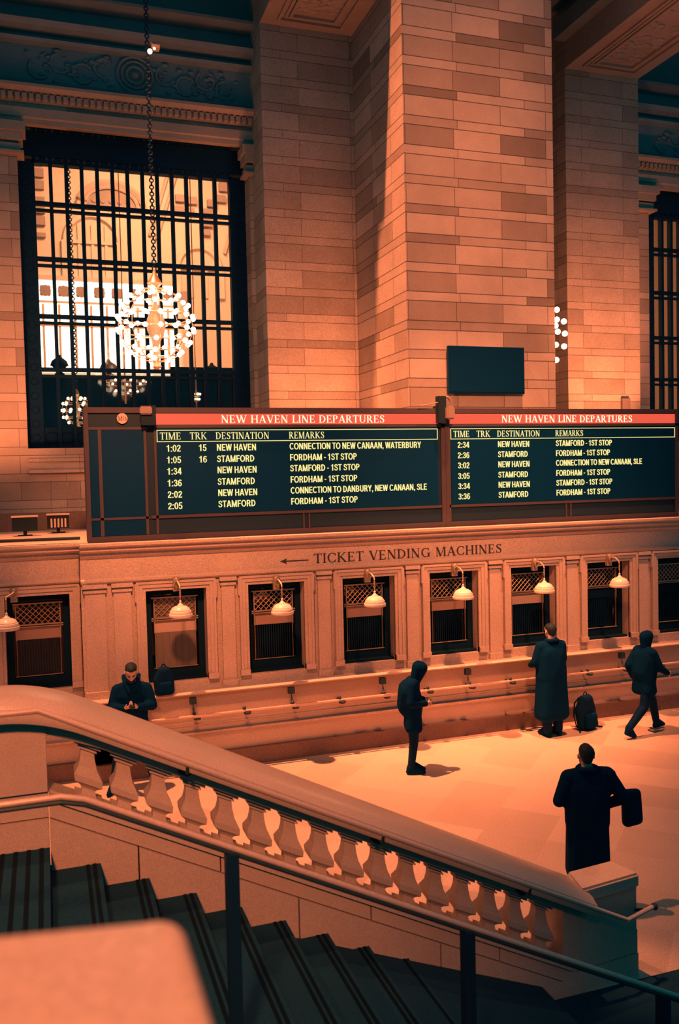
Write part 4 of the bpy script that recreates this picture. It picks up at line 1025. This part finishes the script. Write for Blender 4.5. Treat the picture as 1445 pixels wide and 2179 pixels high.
STAND = dict(hipL=(.09, 0, .93), hipR=(-.09, 0, .93), waist=(0, 0, 1.08), chest=(0, 0, 1.28), shL=(.19, .01, 1.42), shR=(-.19, .01, 1.42), neck=(0, .01, 1.48), head=(0, -.02, 1.63), look=(0, -1, 0),
             elL=(.25, .03, 1.14), elR=(-.25, .03, 1.14), wrL=(.25, -.04, .90), wrR=(-.25, -.04, .90), knL=(.10, -.01, .50), knR=(-.10, -.01, .50), anL=(.10, .03, .09), anR=(-.10, .03, .09), toeL=(.12, -.13, .035), toeR=(-.12, -.13, .035),
             pnL=(1, 0, 0), pnR=(-1, 0, 0))
def pose(**k): d = dict(STAND); d.update(k); return d

# leaning man reading his phone
LX, LY = 1.10, 12.95
man = person('person', 'man in a black hooded coat leaning by the ticket office, reading a phone', (LX, LY, 0), -.12, 1.90,
       pose(hipL=(.10, .10, .93), hipR=(-.10, .10, .93), waist=(0, .09, 1.08), chest=(0, .06, 1.28), shL=(.195, .06, 1.38), shR=(-.195, .06, 1.38), neck=(0, .03, 1.47), head=(0, -.03, 1.615), look=(.06, -.86, -.50),
            elL=(.27, .0, 1.15), elR=(-.27, .0, 1.15), wrL=(.075, -.27, 1.21), wrR=(-.085, -.27, 1.21), hdL=(-.75, -.45, .22), hdR=(.75, -.45, .22), pnL=(.25, -.3, -.9), pnR=(-.25, -.3, -.9), curl=.75,
            knL=(.20, -.02, .50), knR=(-.20, -.02, .50), anL=(.27, .0, .09), anR=(-.27, .0, .09), toeL=(.33, -.15, .035), toeR=(-.33, -.15, .035), hem=.70), dict(face=True, bulk=1.05, hood='down'), fine=.0065)
t = thing('phone', 'dark phone held in both hands by the leaning man', 'phone', (LX-.03, LY-.37, 1.32)); t.rotation_euler = (.95, 0, -.12)
b = B(); b.box(-.038, .038, -.006, .006, -.02, .12); b.bevel(.005, 2); b.build('case', 'phone', t, local=True)
# backpack on the ledge beside him
def backpack(label, loc, rz, sc=1.0, fallen=False):
    t = thing('backpack', label, 'backpack', loc, None, rz); q = sc
    b = B(); b.hull([((.12*q, 0, .07*q), .07*q), ((-.12*q, 0, .07*q), .07*q), ((.13*q, .03*q, .30*q), .08*q), ((-.13*q, .03*q, .30*q), .08*q), ((.06*q, .02*q, .47*q), .075*q), ((-.06*q, .02*q, .47*q), .075*q)]); b.remesh('bag_body', 'cloth2', t, .014, 3)
    b = B(); b.hull([((.09*q, -.09*q, .08*q), .05*q), ((-.09*q, -.09*q, .08*q), .05*q), ((.08*q, -.08*q, .22*q), .05*q), ((-.08*q, -.08*q, .22*q), .05*q)]); b.remesh('front_pocket', 'cloth', t, .012, 3)
    b = B(); b.torus((0, .03*q, .55*q), .035*q, .01, 14, 6, 'Y'); b.build('grab_handle', 'cloth', t, local=True)
    for s in (1, -1):
        b = B(); b.tube([(s*.08*q, .08*q, .50*q), (s*.12*q, .14*q, .40*q), (s*.14*q, .14*q, .2*q), (s*.16*q, .07*q, .06*q)] + ([(s*.20*q, -.05, .02), (s*.26*q, -.10, .012)] if fallen else []), .014, 6); b.build('strap', 'cloth', t, local=True)
    return t
backpack('dark bag resting on the stone ledge beside the leaning man', (1.62, 13.30, 1.29), .2, .80)
# hunched standing figure in profile
person('person', 'hunched hooded figure in a bulky dark coat, standing in profile on the bare floor', (5.20, 12.05, 0), PI/2-.30, 1.72,
       pose(waist=(0, .04, 1.08), chest=(0, .05, 1.28), shL=(.17, .0, 1.42), shR=(-.17, .03, 1.42), neck=(0, -.05, 1.46), head=(0, -.12, 1.60), look=(0, -.85, -.5), elL=(.24, .03, 1.16), elR=(-.24, .05, 1.16), wrL=(.12, -.20, 1.12), wrR=(-.12, -.20, 1.12),
            knL=(.07, -.02, .50), knR=(-.07, -.0, .50), anL=(.06, .03, .09), anR=(-.07, .05, .09), toeL=(.07, -.14, .035), toeR=(-.08, -.12, .035), hem=.68), dict(bulk=1.35, hood='up', leg=.92, flare=1.12))
# tall dark figure at the counter
person('person', 'tall figure in a long black coat at the ticket window with the pale sign', (8.16, 12.86, 0), PI+.1, 1.93,
       pose(shL=(.19, -.02, 1.42), elL=(.27, -.05, 1.18), elR=(-.27, -.05, 1.18), wrL=(.18, -.28, 1.08), wrR=(-.18, -.28, 1.08), hem=.30, look=(0, -1, -.1)), dict(bulk=1.25, flare=1.55, hood='down', leg=1.2))
backpack('black backpack standing on the floor beside the tall dark figure', (8.93, 12.95, 0), .25, 1.12, True)
# walking figure
person('person', 'dark figure striding past the right-hand ticket windows', (9.66, 12.32, 0), PI/2+.15, 1.77,
       pose(chest=(0, -.03, 1.28), shL=(.18, -.05, 1.42), shR=(-.18, -.01, 1.42), neck=(0, -.04, 1.48), head=(0, -.09, 1.62), elL=(.24, .12, 1.16), elR=(-.24, -.12, 1.16), wrL=(.23, .02, .94), wrR=(-.22, -.32, 1.05),
            knL=(.09, -.28, .53), knR=(-.09, .10, .50), anL=(.09, -.38, .11), anR=(-.09, .46, .16), toeL=(.10, -.54, .06), toeR=(-.10, .36, .04), hem=.70), dict(bulk=1.3, flare=1.15, hood='up'))
# near figure beyond the newel
fg = person('person', 'dark figure seen from behind the newel cap, elbow out, nearest on the floor', (5.22, 7.58, 0), PI-.35, 1.74,
       pose(shL=(.20, .02, 1.42), shR=(-.21, .0, 1.44), elL=(.30, .03, 1.17), elR=(-.37, .04, 1.20), wrL=(.16, -.18, 1.12), wrR=(-.20, -.12, 1.06), hem=.35, head=(0, -.03, 1.615)), dict(bulk=1.2, flare=1.25, hood='down'))
t = thing('shoulder_bag', 'dark bag hanging at the near figure\'s right-hand side', 'bag', (5.68, 7.53, .82))
b = B(); b.hull([((.0, 0, .06), .06), ((.14, .02, .06), .06), ((-.02, 0, .36), .05), ((.13, .02, .34), .05)]); b.remesh('bag_body', 'cloth2', t, .014, 3)
b = B(); b.tube([(-.04, 0, .38), (-.12, -.0, .52), (-.17, .0, .62)], .015, 6); b.build('strap', 'cloth', t, local=True)
